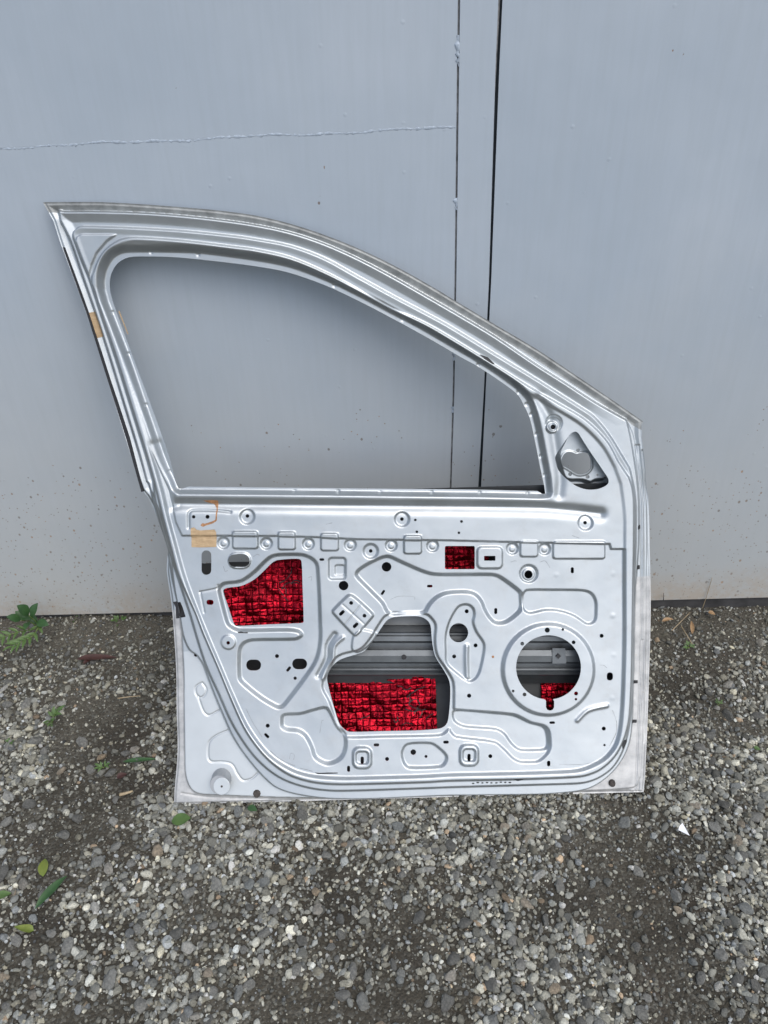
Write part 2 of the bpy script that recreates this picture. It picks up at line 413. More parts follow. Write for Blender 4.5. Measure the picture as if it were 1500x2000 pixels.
zb_l = on_gate(0, 1203)[2]; zb_r = on_gate(1500, 1168)[2]; GB = (zb_l + zb_r) / 2
def line_at(pts, z):
    P = [on_gate(*p) for p in pts]
    zs = np.array([p[2] for p in P]); xs = np.array([p[0] for p in P]); o = np.argsort(zs)
    zs, xs = zs[o], xs[o]
    if z < zs[0]: return xs[0] + (z - zs[0]) * (xs[1] - xs[0]) / (zs[1] - zs[0])
    if z > zs[-1]: return xs[-1] + (z - zs[-1]) * (xs[-1] - xs[0]) / (zs[-1] - zs[0])
    return float(np.interp(z, zs, xs))
SEAM = [(896, 0), (893, 250), (890, 500), (887, 720), (880, 950)]
GAPL = [(973, 0), (965, 200), (957, 500), (945, 760), (934, 950)]
GAPR = [(982, 0), (972, 200), (962, 500), (949, 760), (940, 950)]
zs = [GB, .25, .45, .7, .95, 1.15, 1.35, 1.55, GTOP]
left_leaf = empty('gate_leaf', (-.9, GATE_Y, 0)); right_leaf = empty('gate_leaf', (1.2, GATE_Y, 0))
tag(left_leaf, 'grey painted steel gate leaf left of the dark gap, with a welded cross seam', 'gate', 'steel gate leaves')
tag(right_leaf, 'grey painted steel gate leaf right of the dark gap, speckled with rust low down', 'gate', 'steel gate leaves')
def keep(o, root): o.location = -root.location; return o
wz = [on_gate(0, 289)[2], on_gate(890, 249)[2]]
wx = [on_gate(0, 289)[0], on_gate(890, 249)[0]]
def weld_z(x): return wz[0] + (x - wx[0]) * (wz[1] - wz[0]) / (wx[1] - wx[0])
sx = [(line_at(SEAM, z), z) for z in zs]
xs_w = line_at(SEAM, 1.2)
zsplit = weld_z(xs_w)
low = [(-2.1, GB)] + [(x - .0018, z) for x, z in sx if z < zsplit] + [(line_at(SEAM, zsplit) - .0018, zsplit - .0001), (-2.1, weld_z(-2.1) - .0001)]
upp = [(-2.1, weld_z(-2.1) + .0001), (line_at(SEAM, zsplit) - .0018, zsplit + .0001)] + [(x - .0018, z) for x, z in sx if z > zsplit] + [(-2.1, GTOP)]
keep(slab('lower_panel', low, GATE_Y, .004, M_GATE_L, left_leaf), left_leaf)
keep(slab('upper_panel', upp, GATE_Y, .004, M_GATE_L, left_leaf), left_leaf)
stp = [(x + .0022, z) for x, z in sx] + [(line_at(GAPL, z), z) for z in reversed(zs)]
keep(slab('edge_strip', stp, GATE_Y - .0015, .006, M_GATE_L, left_leaf), left_leaf)
rp = [(line_at(GAPR, z), z) for z in zs]
keep(slab('panel', [rp[0], (2.3, GB + .004), (2.3, GTOP)] + rp[::-1][:-1], GATE_Y + .0005, .004, M_GATE_R, right_leaf), right_leaf)
keep(bar_box('joint_backing', line_at(SEAM, .8) - .05, line_at(SEAM, .8) + .06, GATE_Y + .0046, GATE_Y + .010, GB, GTOP, M_GRIME, left_leaf), left_leaf)
keep(bar_box('stop_bar', line_at(GAPL, .8) - .03, line_at(GAPR, .8) + .07, GATE_Y + .016, GATE_Y + .024, GB, GTOP, M_DARK, left_leaf), left_leaf)
keep(bar_box('frame_bar', -2.1, -2.04, GATE_Y + .006, GATE_Y + .05, GB, GTOP, M_DARK, left_leaf), left_leaf)
keep(bar_box('frame_bar', 2.24, 2.3, GATE_Y + .006, GATE_Y + .05, GB, GTOP, M_DARK, right_leaf), right_leaf)
keep(bar_box('frame_bar', -2.03, line_at(SEAM, .8) - .06, GATE_Y + .006, GATE_Y + .05, GB + .002, GB + .06, M_DARK, left_leaf), left_leaf)
keep(bar_box('frame_bar', line_at(GAPR, .8) + .075, 2.23, GATE_Y + .006, GATE_Y + .05, GB + .002, GB + .06, M_DARK, right_leaf), right_leaf)

def bead(name, path, rad, mat, parent, lump=.5, seed=1, flat=.45, seg=8):
    """lumpy weld bead along a path of (x, z) on the gate face"""
    r = random.Random(seed); V, F = [], []
    n = len(path)
    for i, (x, z) in enumerate(path):
        rr = rad * (1 + lump * r.uniform(-1, 1)); jx, jz = r.uniform(-.5, .5) * rad, r.uniform(-.5, .5) * rad
        a = path[min(i + 1, n - 1)]; b = path[max(i - 1, 0)]; L = math.hypot(a[0] - b[0], a[1] - b[1]); tx, tz = (a[0] - b[0]) / L, (a[1] - b[1]) / L
        for k in range(seg):
            q = 2 * math.pi * k / seg
            V.append((x + jx - tz * math.cos(q) * rr, GATE_Y - math.sin(q) * rr * flat, z + jz + tx * math.cos(q) * rr))
    for i in range(n - 1):
        for k in range(seg):
            F.append((i * seg + k, i * seg + (k + 1) % seg, (i + 1) * seg + (k + 1) % seg, (i + 1) * seg + k))
    return keep(mesh_obj(name, V, F, mat, parent, True), left_leaf if parent == left_leaf else right_leaf)
xx = np.linspace(-1.4, xs_w - .004, 420)
bead('weld_bead', [(x, weld_z(x) + .0016 * math.sin(x * 21) + .001 * math.sin(x * 57)) for x in xx], .0017, M_WELD, left_leaf, .85, 4, .18)
for (p0, p1) in (((893, 68), (893, 130)), ((891, 385), (890, 412)), ((886, 690), (886, 704)), ((884, 795), (884, 806))):
    A, B = on_gate(*p0), on_gate(*p1)
    k = max(5, int(abs(A[2] - B[2]) / .003))
    bead('weld_bead', [(line_at(SEAM, z), z) for z in np.linspace(A[2], B[2], k)], .0036, M_WELD, left_leaf, .8, k, .32)

threshold = bar_box('threshold', -2.4, 2.5, GATE_Y + .010, GATE_Y + .16, -.08, GB - .004, M_THRESH, None, .004)
tag(threshold, kind='structure')
backwall = bar_box('garage_floor_step', -2.4, 2.5, GATE_Y + .17, GATE_Y + 1.2, -.08, GB - .010, M_THRESH, None, .004)
tag(backwall, kind='structure')
# ------------------------------------------------------------------ car door
# zoom windows used to note the outlines: name -> (x0, y0, scale)
WIN = dict(A=(60, 370, 3.0), B=(500, 370, 3.0), C=(880, 560, 3.5714), D=(60, 600, 3.75), E=(300, 930, 3.75), F=(640, 930, 3.75),
           G=(940, 930, 4.1667), M=(1060, 800, 10.0), N=(310, 1120, 10.0), H=(320, 1200, 3.75), S=(600, 1180, 4.1667), T=(880, 1180, 3.5714), U=(560, 1400, 3.75))
def w(k, *pts):
    x0, y0, s = WIN[k]; return [(x0 + a / s, y0 + b / s) for a, b in pts]
D1 = on_ground(340, 1571, .008); D2 = on_ground(1257, 1547, .008); D3 = on_gate(87, 397, GATE_Y - .016)
eu = (D2 - D1) / np.linalg.norm(D2 - D1); en = np.cross(eu, D3 - D1); en /= np.linalg.norm(en); ev = np.cross(en, eu)
VTOP = float((D3 - D1) @ ev); BOW = .072
def zbow(v):
    """a car door is barrel-shaped: the middle lies behind the straight line from sill to roof"""
    s = v / VTOP; return -BOW * 4 * s * (1 - s)
def uv(x, y, z=0.0):
    """photo point -> door-plane coordinates, for a point z in front of the door's curved hem surface"""
    d = ray(x, y); zz = z
    for _ in range(5):
        q = D1 + en * zz
        p = CAMP + d * (np.dot(q - CAMP, en) / np.dot(d, en)) - D1; zz = z + float(zbow(p @ ev))
    return (float(p @ eu), float(p @ ev))
def UV(pts, z): return np.array([uv(x, y, z) for x, y in pts])
def smooth(P, closed=True, k=4):
    P = np.asarray(P, float); n = len(P); out = []
    rngi = range(n if closed else n - 1)
    for i in rngi:
        if closed: a, b, c_, d = P[(i - 1) % n], P[i], P[(i + 1) % n], P[(i + 2) % n]
        else: a, b, c_, d = P[max(i - 1, 0)], P[i], P[i + 1], P[min(i + 2, n - 1)]
        # centripetal-ish: limit tangents so long/short neighbours do not overshoot
        Lbc = np.linalg.norm(c_ - b) + 1e-9; m1 = (c_ - a) * .5; m2 = (d - b) * .5
        l1, l2 = np.linalg.norm(m1) + 1e-9, np.linalg.norm(m2) + 1e-9
        m1 = m1 * min(1, Lbc / l1); m2 = m2 * min(1, Lbc / l2)
        for j in range(k):
            s = j / k; s2, s3 = s * s, s * s * s
            out.append((2 * s3 - 3 * s2 + 1) * b + (s3 - 2 * s2 + s) * m1 + (-2 * s3 + 3 * s2) * c_ + (s3 - s2) * m2)
    if not closed: out.append(P[-1])
    return np.array(out)

car_door = empty('car_door', tuple((D1 + D2) / 2))
tag(car_door, 'bare silver car door leaning inner side out against the grey gate', 'car door')
bas = Matrix(((eu[0], ev[0], en[0]), (eu[1], ev[1], en[1]), (eu[2], ev[2], en[2])))
CD_M = Matrix.Translation(Vector(D1)) @ bas.to_4x4()
car_door.matrix_world = CD_M           # door local axes: x along the sill, y up the door, z out of the inner side

class Grid:
    def __init__(s, u0, u1, v0, v1, h):
        s.h = h; s.u = np.arange(u0, u1 + h, h); s.v = np.arange(v0, v1 + h, h)
        s.U, s.V = np.meshgrid(s.u, s.v); s.shape = s.U.shape
    def sd(s, P, closed=True, R=.02):
        """clipped signed distance: + inside (closed) / unsigned (open)"""
        P = np.asarray(P); n = len(P); D = np.full(s.shape, R)
        for i in range(n if closed else n - 1):
            a, b = P[i], P[(i + 1) % n]
            i0 = max(0, int((min(a[0], b[0]) - R - s.u[0]) / s.h)); i1 = min(s.shape[1], int((max(a[0], b[0]) + R - s.u[0]) / s.h) + 2)
            j0 = max(0, int((min(a[1], b[1]) - R - s.v[0]) / s.h)); j1 = min(s.shape[0], int((max(a[1], b[1]) + R - s.v[0]) / s.h) + 2)
            if i1 <= i0 or j1 <= j0: continue
            x = s.U[j0:j1, i0:i1] - a[0]; y = s.V[j0:j1, i0:i1] - a[1]; dx, dy = b - a
            q = np.clip((x * dx + y * dy) / (dx * dx + dy * dy + 1e-18), 0, 1)
            d = np.hypot(x - q * dx, y - q * dy); np.minimum(D[j0:j1, i0:i1], d, out=D[j0:j1, i0:i1])
        if not closed: return D
        ins = np.zeros(s.shape, bool)
        for i in range(n):
            a, b = P[i], P[(i + 1) % n]
            if a[1] == b[1]: continue
            lo_, hi = (a, b) if a[1] < b[1] else (b, a)
            j0 = max(0, int(math.ceil((lo_[1] - s.v[0]) / s.h))); j1 = min(s.shape[0], int(math.ceil((hi[1] - s.v[0]) / s.h)))
            if j1 <= j0: continue
            vv = s.v[j0:j1]; xc = lo_[0] + (vv - lo_[1]) * (hi[0] - lo_[0]) / (hi[1] - lo_[1])
            ins[j0:j1] ^= s.U[j0:j1] < xc[:, None]
        return np.where(ins, D, -D)
def sstep(d, wd):
    q = np.clip(d / wd + .5, 0, 1); return q * q * (3 - 2 * q)
def wall(d, wd, r=.22):
    """pressed wall: straight flank with rounded shoulders"""
    q = np.clip(d / wd + .5, 0, 1); k = 1 / (1 - r)
    a = k * q * q / (2 * r); b = k * (q - r / 2); c_ = 1 - k * (1 - q) ** 2 / (2 * r)
    return np.where(q < r, a, np.where(q > 1 - r, c_, b))

def sheet(name, g, Z, Fv, mat, parent, rim=.002, side=1):
    """height field trimmed exactly where Fv = 0, with a turned rim along every cut"""
    ny, nx = g.shape; S = Fv > 0
    c00, c10, c11, c01 = S[:-1, :-1], S[:-1, 1:], S[1:, 1:], S[1:, :-1]
    full = c00 & c10 & c11 & c01; part = (c00 | c10 | c11 | c01) & ~full
    idx = -np.ones(g.shape, np.int64)
    need = np.zeros(g.shape, bool)
    for m in (full, part):
        need[:-1, :-1] |= m; need[:-1, 1:] |= m; need[1:, 1:] |= m; need[1:, :-1] |= m
    need &= S
    idx[need] = np.arange(need.sum())
    V = [np.stack([g.U[need], g.V[need], Z[need]], 1)]
    jj, ii = np.where(full)
    quads = np.stack([idx[jj, ii], idx[jj, ii + 1], idx[jj + 1, ii + 1], idx[jj + 1, ii]], 1)
    ev_, nv = {}, int(need.sum()); extra, polys, segs = [], [], []
    def cut(a, b):
        nonlocal nv
        k = (a, b) if a < b else (b, a)
        if k not in ev_:
            fa, fb = Fv[a], Fv[b]; q = fa / (fa - fb); q = min(.98, max(.02, q))
            extra.append((g.U[a] + (g.U[b] - g.U[a]) * q, g.V[a] + (g.V[b] - g.V[a]) * q, Z[a] + (Z[b] - Z[a]) * q)); ev_[k] = nv; nv += 1
        return ev_[k]
    for j, i in zip(*np.where(part)):
        cs = [(j, i), (j, i + 1), (j + 1, i + 1), (j + 1, i)]; poly, outp, inp = [], None, None
        for q in range(4):
            a, b = cs[q], cs[(q + 1) % 4]
            if S[a]: poly.append(int(idx[a]))
            if S[a] != S[b]:
                e = cut(a, b); poly.append(e)
                if S[a]: outp = e
                else: inp = e
        if len(poly) >= 3: polys.append(poly)
        if outp is not None and inp is not None: segs.append((outp, inp))
    if extra: V.append(np.array(extra))
    V = np.concatenate(V); base_n = len(V)
    # rim wall (own vertices, so the edge stays crisp)
    top, bot, W, wq = {}, {}, [], []
    def tv(k):
        if k not in top:
            p = V[k]; top[k] = base_n + len(W); W.append(p); bot[k] = base_n + len(W); W.append(p - np.array([0, 0, rim]))
        return top[k], bot[k]
    for a, b in segs:
        ta, ba = tv(a); tb, bb = tv(b); wq.append((tb, ta, ba, bb))
    if W: V = np.concatenate([V, np.array(W)])
    loops = [quads.ravel()] + [np.array(p) for p in polys] + [np.array(q) for q in wq]
    sizes = np.concatenate([np.full(len(quads), 4), np.array([len(p) for p in polys], int), np.full(len(wq), 4)]).astype(int)
    sm = np.ones(len(sizes), bool); 
    return fast_mesh(name, V, np.concatenate(loops), sizes, mat, sm, parent)

ZH, ZP = 0.0, .029
# ---- main outlines
OUT_TOP = w('A', (80, 80), (250, 79), (430, 80), (640, 91), (860, 107), (1100, 128)) + w('B', (0, 158), (200, 205), (400, 270), (600, 350), (800, 445), (1000, 555), (1200, 675), (1400, 795)) + w('C', (600, 440), (900, 640), (1100, 775))
CORN_R = [(1254, 823), (1251, 829), (1251, 851)]
OUT_R = [(1257, 900), (1261, 940), (1267, 985), (1269, 1074), (1271, 1170), (1269.5, 1264), (1265, 1404), (1260, 1516)]
OUT_BR = [(1257, 1547)]
OUT_BL = [(340, 1571)]
OUT_L = [(341, 1541), (347, 1467), (345, 1387), (344, 1307), (337, 1200), (334, 1170), (326, 1117), (327, 1090), (328, 1071), (316, 1037), (300, 992), (289, 970)]
OUT_F = [(279, 957), (247, 856), (211, 739), (170, 610), (123, 483), (107, 433)]
def cat(z, *segs_):
    out = []
    for sgm in segs_: out += list(smooth(UV(sgm, z), False, 4)) if len(sgm) > 2 else list(UV(sgm, z))
    return np.array(out)
OUT = cat(ZH, OUT_TOP, CORN_R, OUT_R, OUT_BR, OUT_BL, OUT_L, OUT_F)
WINDOW_PX = (w('A', (470, 600), (468, 540), (480, 490), (510, 440), (560, 407), (620, 396), (850, 400), (1100, 425), (1300, 450)) + [(560, 532), (633, 557), (700, 588), (767, 623), (833, 659), (900, 698), (936, 718)]
     + w('C', (400, 700), (470, 760), (510, 830), (550, 920), (580, 1050), (620, 1250), (650, 1390)))
ZL = .012
WIN_UV = np.concatenate([smooth(UV(WINDOW_PX, ZL), False), UV([(1064, 964), (1058, 964), (1049, 958.5), (940, 956), (790, 954.5), (640, 953), (500, 951.5), (368, 950), (357, 954), (350, 953.5)], ZL),
     smooth(UV([(344, 940), (330, 887), (297, 793), (261, 697), (240, 640), (222, 590)], ZL), False)])
L1_TOP = w('A', (165, 122), (200, 130), (400, 131), (700, 141), (1000, 166), (1300, 206)) + w('B', (200, 252), (400, 318), (600, 407), (800, 512), (1000, 626), (1200, 742), (1400, 862)) + w('C', (600, 545), (800, 672), (1000, 802), (1180, 905))
L1_R = [(1223, 820), (1230, 850), (1237, 890), (1244, 940), (1247, 985), (1247, 1060), (1244, 1110), (1240, 1180), (1238, 1300), (1234, 1418), (1226, 1459), (1208, 1493), (1182, 1520), (1152, 1538), (1118, 1546), (1048, 1551), (880, 1553), (827, 1555), (740, 1559), (667, 1560), (613, 1556), (565, 1547), (533, 1533), (496, 1496), (459, 1445), (432, 1387), (410, 1333), (397, 1298), (385, 1280), (370, 1268), (358, 1240), (349, 1190), (336, 1130), (330, 1092), (318, 1045), (304, 998), (291, 945)]
L1_L = [(287, 940), (273, 887), (243.5, 790), (215, 697), (189, 617), (162, 539), (140, 475), (119, 433)]
L2_TOP = [(141.5, 462), (142, 453), (149, 445), (159, 441.5)] + w('A', (400, 216), (600, 223), (900, 241), (1200, 272)) + w('B', (0, 290), (200, 328), (400, 402), (600, 512), (800, 622), (1000, 727)) + [(880, 638)] + w('C', (300, 462), (600, 645), (800, 772), (900, 836), (1000, 905), (1100, 1022), (1180, 1150))
L2_R = [(1230, 915), (1238, 950), (1242, 985), (1242, 1060), (1240, 1110), (1237.5, 1180), (1236, 1300), (1233, 1380), (1227, 1430), (1216, 1468), (1197, 1499), (1172, 1518), (1146, 1528), (1118, 1531), (1020, 1534), (880, 1538), (827, 1540), (667, 1545), (613, 1541), (563, 1527), (528, 1507), (496, 1477), (469, 1440), (448, 1403), (427, 1355), (405, 1307), (389, 1261), (371, 1200), (361, 1170), (347, 1127), (331, 1079), (317, 1031), (304, 985)]
L2_L = [(298, 940), (283, 887), (253, 790), (224, 697), (197, 617), (172, 541), (159, 510), (147, 477)]
L3_TOP = [(179, 556), (179, 541), (184, 528), (195, 502), (213, 481), (238, 467)] + w('A', (620, 281), (900, 300), (1200, 336)) + w('B', (0, 352), (200, 398), (400, 483), (600, 588), (800, 697)) + [(833, 633), (880, 660), (964, 712), (1020, 747), (1076, 780), (1132, 812), (1160, 834), (1188, 865), (1208, 902)]
L3_R = [(1228, 932), (1235, 955), (1238, 990), (1237, 1110), (1234, 1300), (1229, 1400), (1218, 1445), (1200, 1478), (1174, 1502), (1146, 1514), (1118, 1518), (1020, 1522), (880, 1525), (827, 1528), (667, 1532), (613, 1528), (568, 1515), (533, 1492), (505, 1463), (478, 1424), (452, 1367), (426, 1304), (398, 1240), (383, 1200), (350, 1127), (334, 1070), (318, 1010)]
L3_L = [(301, 940), (286, 887), (256, 790), (227, 697), (201, 620), (184, 568)]
IC_TOP = [(190, 561), (191, 534), (197, 510), (213, 491), (238, 478)] + w('A', (620, 308), (900, 325), (1200, 360)) + w('B', (0, 376), (200, 422), (400, 505), (600, 610), (800, 718)) + [(833, 641), (880, 668), (960, 720), (1010, 755), (1040, 772), (1076, 793), (1126, 823), (1154, 846), (1180, 876), (1200, 912)]
IC_R = [(1212, 945), (1218, 990), (1220, 1026), (1220, 1214), (1219, 1292), (1216, 1376), (1211, 1428), (1201, 1459), (1179, 1484), (1146, 1501), (1118, 1507), (1020, 1511), (880, 1514), (827, 1517), (720, 1520), (667, 1521), (613, 1517), (573, 1506), (533, 1482), (507, 1455), (480, 1415), (453, 1357), (427, 1296), (400, 1232), (387, 1200), (360, 1127), (342, 1062), (328, 1010), (318, 965)]
IC_L = [(311, 940), (296, 887), (268, 793), (238, 697), (217, 637), (205, 608), (195, 583)]
V_PX = ([(200, 566), (199, 545), (204, 522), (217, 500), (238, 488)] + w('A', (640, 348), (850, 350), (1000, 356), (1300, 395)) + w('B', (200, 438), (400, 512), (600, 604), (800, 708), (1000, 818), (1140, 900))
     + w('C', (200, 508), (400, 635), (500, 725), (555, 795), (590, 900), (620, 1030), (655, 1210), (680, 1340)))
V_UV = np.concatenate([smooth(UV(V_PX, .02), False), smooth(UV([(1074, 962), (1070, 968), (1055, 969.5)], .025), False), UV([(940, 967), (790, 965.5), (640, 963.5), (500, 962), (375, 961)], .025),
     smooth(UV([(352, 960.5), (342, 955), (335, 938), (314, 887), (281, 792), (248, 697), (225, 637), (206.5, 590)], .02), False)])
K_PX = [(1250, 1516), (1243, 1533), (1228, 1538), (1150, 1543), (880, 1550), (600, 1557), (412, 1551), (386, 1548), (372, 1537), (363, 1512), (361, 1467), (360, 1387), (359, 1300), (352, 1200), (343, 1130), (340, 1100), (336, 1060), (316, 990), (291, 942)]
g = Grid(-.30, 1.10, -.01, 1.36, .0015)
sdO = g.sd(OUT, R=.03)
def ring(z, *segs_): return g.sd(cat(z, *segs_), R=.02)
Z = np.zeros(g.shape)
Z += .003 * sstep(sdO - .004, .003)
k_all = np.concatenate([cat(.002, L1_TOP), smooth(UV([(1226, 826), (1236, 850), (1247, 905), (1252, 950), (1257, 990), (1259, 1110), (1260, 1264), (1256, 1404)], .002), False), smooth(UV(K_PX, .002), False), cat(.002, L1_L)])
sdK = g.sd(k_all); Z += .003 * sstep(sdK, .004)
sd1 = ring(.012, L1_TOP, L1_R, L1_L); Z += .014 * sstep(sd1, .008)
sd2 = ring(.026, L2_TOP, L2_R, L2_L); Z += .010 * sstep(sd2, .008)
sd3 = ring(.033, L3_TOP, L3_R, L3_L); Z += .006 * sstep(sd3, .007)
sdI = ring(.033, IC_TOP, IC_R, IC_L); Z -= .008 * sstep(sdI, .008)
sdV = g.sd(V_UV); Z -= .016 * sstep(sdV, .013)
# window-frame bands are tilted: outer lip turned out, bands leaning back under the light
up_ = sstep(g.V - uv(800, 950)[1], .06)
Z += up_ * (.007 * np.clip(1 - sdO / .014, 0, 1) * (1 - sstep(sd1, .006)))
far_ = 1 - sstep(g.U - uv(1150, 820)[0], .16)
Z -= up_ * far_ * .006 * np.clip(sd1 / .020, 0, 1) * (1 - sstep(sd2, .006))
Z -= up_ * .0022 * np.clip(sd2 / .014, 0, 1) * (1 - sstep(sd3, .005))
# ---- pressings in the panel: (outline, closed height change, wall width)
def rrect(x0, y0, x1, y1, r=4, rot=0):
    r = min(r, (x1 - x0) / 2, (y1 - y0) / 2); pts = []
    for cx, cy, a0 in ((x1 - r, y0 + r, -90), (x1 - r, y1 - r, 0), (x0 + r, y1 - r, 90), (x0 + r, y0 + r, 180)):
        for k in range(5):
            a = R_(a0 + 22.5 * k); pts.append((cx + r * math.cos(a), cy + r * math.sin(a)))
    if rot:
        mx, my = (x0 + x1) / 2, (y0 + y1) / 2; c_, s_ = math.cos(R_(rot)), math.sin(R_(rot))
        pts = [(mx + (a - mx) * c_ - (b - my) * s_, my + (a - mx) * s_ + (b - my) * c_) for a, b in pts]
    return pts
def circ(x, y, r, n=20): return [(x + r * math.cos(2 * math.pi * k / n), y + r * math.sin(2 * math.pi * k / n)) for k in range(n)]
def press(pts, dz, wd=.006, sm=True, z=ZP):
    global Z
    P = UV(pts, z); P = smooth(P, True, 4) if sm else P
    m = np.abs(wd) * 2 + .004
    i0, i1 = int((P[:, 0].min() - m - g.u[0]) / g.h), int((P[:, 0].max() + m - g.u[0]) / g.h) + 2
    j0, j1 = int((P[:, 1].min() - m - g.v[0]) / g.h), int((P[:, 1].max() + m - g.v[0]) / g.h) + 2
    i0, j0 = max(i0, 0), max(j0, 0); i1, j1 = min(i1, g.shape[1]), min(j1, g.shape[0])
    s = Sub(i0, i1, j0, j1); Z[j0:j1, i0:i1] += dz * wall(s.sd(P, True, m), wd)
class Sub(Grid):
    def __init__(s, i0, i1, j0, j1):
        s.h = g.h; s.u = g.u[i0:i1]; s.v = g.v[j0:j1]; s.U = g.U[j0:j1, i0:i1]; s.V = g.V[j0:j1, i0:i1]; s.shape = s.U.shape
def rib(pts, h, wd, z=ZP, taper=False):
    """soft bead (h > 0) or groove (h < 0) along a path"""
    global Z
    P = smooth(UV(pts, z), False, 4); m = wd * 3 + .003
    i0, i1 = max(0, int((P[:, 0].min() - m - g.u[0]) / g.h)), min(g.shape[1], int((P[:, 0].max() + m - g.u[0]) / g.h) + 2)
    j0, j1 = max(0, int((P[:, 1].min() - m - g.v[0]) / g.h)), min(g.shape[0], int((P[:, 1].max() + m - g.v[0]) / g.h) + 2)
    s = Sub(i0, i1, j0, j1); d = s.sd(P, False, m); q = h * np.exp(-(d / wd) ** 2)
    Z[j0:j1, i0:i1] += q
# belt: raised upper plateau above the step line, dark dent along the window sill
plat = g.sd(UV([(60, 380), (330, 958), (344, 1020), (356, 1046), (425, 1046), (540, 1046.5), (620, 1049), (700, 1053), (867, 1055), (987, 1058), (1190, 1062), (1193, 1072), (1280, 1072), (1280, 380)], ZP), R=.02)
Z += .005 * sstep(plat, .004) * sstep(sdI, .008)
rib([(352, 985), (430, 986), (640, 988), (940, 991), (1060, 993), (1120, 998), (1172, 1004)], -.009, .011)
rib([(1092, 966), (1094, 930), (1086, 880), (1075, 820), (1052, 778)], -.006, .010)
rib([(338, 990), (330, 955), (318, 912), (303, 868)], -.006, .009)
for (a, b, c_, d) in ((455, 1037, 504, 1071), (544, 1038, 577, 1073), (627, 1041, 661, 1075), (789, 1045, 823, 1081)):
    press(rrect(a, b, c_, d, 5), .0062, .0035, False)
    rib([(a + 1, b + 1), (c_ - 1, b + 1)], .0008, .002)
press(rrect(1016, 1056, 1050, 1087, 5), .0045, .0035, False); press(rrect(1080, 1056, 1181, 1091, 5), .0045, .0035, False)
for (x, y) in ((436, 1061), (520, 1062), (602, 1063), (684, 1065), (764, 1066), (845, 1067), (1001, 1072), (1064, 1073)):
    press(circ(x, y, 11), -.0045, .004, False); press(circ(x, y + 1, 5), .0014, .003, False)
for (x, y) in ((483, 1009), (785, 1014), (1143, 1021), (724, 1077)):
    press(circ(x, y, 14), -.005, .006, False)
press(circ(446, 1254, 14), .003, .004, False)
press(circ(1033, 1121, 17), -.006, .005, False); press(circ(1033, 1123, 12), .0025, .003, False)
press(circ(1083, 827, 15), -.005, .006, False, .036); press(circ(1079, 834, 11.5), .009, .003, False, .036)
rib([(369, 1030), (369, 1003), (376, 997), (420, 997), (450, 1000)], -.003, .0028)
press(rrect(446, 1079, 490, 1110, 15), .003, .003, False); press(rrect(453, 1083, 484, 1107, 12), -.003, .003, False)
press(rrect(642, 1090, 675, 1132, 6), -.006, .005, False); press(rrect(654, 1105, 673, 1125, 4), -.003, .003, False)
press(rrect(932, 1068, 981, 1110, 9), .005, .005, False)
RA = w('E', (478, 850), (482, 815), (520, 788), (640, 770), (740, 700), (800, 640), (860, 592), (930, 578), (1080, 578), (1150, 602), (1192, 645), (1203, 720), (1213, 900), (1220, 1120)) + w('H', (1146, 100), (1144, 200), (1118, 330), (1050, 445), (900, 645), (862, 682), (822, 682), (700, 610), (570, 502), (550, 460), (550, 280), (578, 218), (650, 192), (960, 186), (1005, 162), (985, 130), (900, 118), (570, 123), (520, 112)) + w('E', (545, 1090), (520, 1020))
press(RA, -.0095, .0095)
UP = w('F', (212, 735), (222, 695), (300, 643), (400, 597), (455, 593), (560, 640), (700, 700), (790, 722), (1000, 724), (1200, 724), (1265, 742), (1410, 850), (1420, 900), (1418, 975), (1370, 1030), (1300, 1075), (1235, 1078), (1190, 1042), (1155, 985), (1128, 920), (1085, 872), (1020, 852), (880, 858), (800, 890), (745, 945), (705, 1002), (580, 1008), (455, 1012), (400, 930), (310, 838))
press(UP, -.0095, .0095)
press(w('G', (343, 965), (375, 930), (600, 928), (830, 932), (900, 958), (935, 1020), (938, 1100), (932, 1170), (900, 1202), (855, 1202), (760, 1140), (650, 1102), (530, 1092), (400, 1118), (350, 1090), (338, 1030)), -.006, .006)
press(circ(1070.5, 1307, 89, 48), .008, .010, False)
press(w('S', (1300, 5), (1350, 35), (1362, 90), (1352, 150), (1380, 230), (1438, 320), (1438, 400), (1405, 550), (1370, 610), (1315, 632), (1200, 550), (1135, 480), (1128, 380), (1128, 260), (1160, 140), (1230, 25)), -.0052, .006)
rib(w('S', (1300, 350), (1298, 450), (1303, 600)), .004, .0045)
# pocket round the big opening, running out to the lower right
press(w('S', (640, 95), (700, 80), (940, 80), (990, 95), (1045, 170), (1040, 300), (1060, 420), (1130, 530), (1190, 640), (1195, 830)) + w('T', (30, 738), (440, 772), (560, 828), (655, 852), (688, 890), (698, 985), (682, 1040), (640, 1085), (600, 1105), (490, 1105), (435, 1078), (375, 1018), (305, 966), (40, 930), (0, 892)) + w('S', (1155, 1022), (1095, 1068), (900, 1078), (600, 1084), (325, 1090), (290, 1060), (235, 970), (180, 800), (125, 690), (135, 600), (180, 500), (260, 420), (380, 385), (450, 350), (520, 265), (600, 140)), -.0055, .0065)
press(w('T', (32, 752), (300, 770), (440, 786), (560, 838), (640, 860), (672, 893), (684, 980), (668, 1020), (610, 1030), (490, 1028), (430, 985), (378, 915), (315, 882), (100, 864), (28, 822)), -.0055, .0065)
press(w('H', (862, 790), (868, 750), (900, 738), (1000, 733), (1100, 705), (1185, 690), (1225, 740), (1270, 830), (1325, 895), (1330, 980), (1300, 1055), (1235, 1095), (1180, 1097), (1110, 1055), (1082, 980), (1040, 900), (985, 860), (905, 850), (868, 830)), -.0085, .0095)
press([(148, 471), (150, 463), (158, 458), (190, 457.5), (226, 458), (208, 471), (188, 494), (178, 518), (174, 538), (160, 503)], .003, .0035, False, .03)
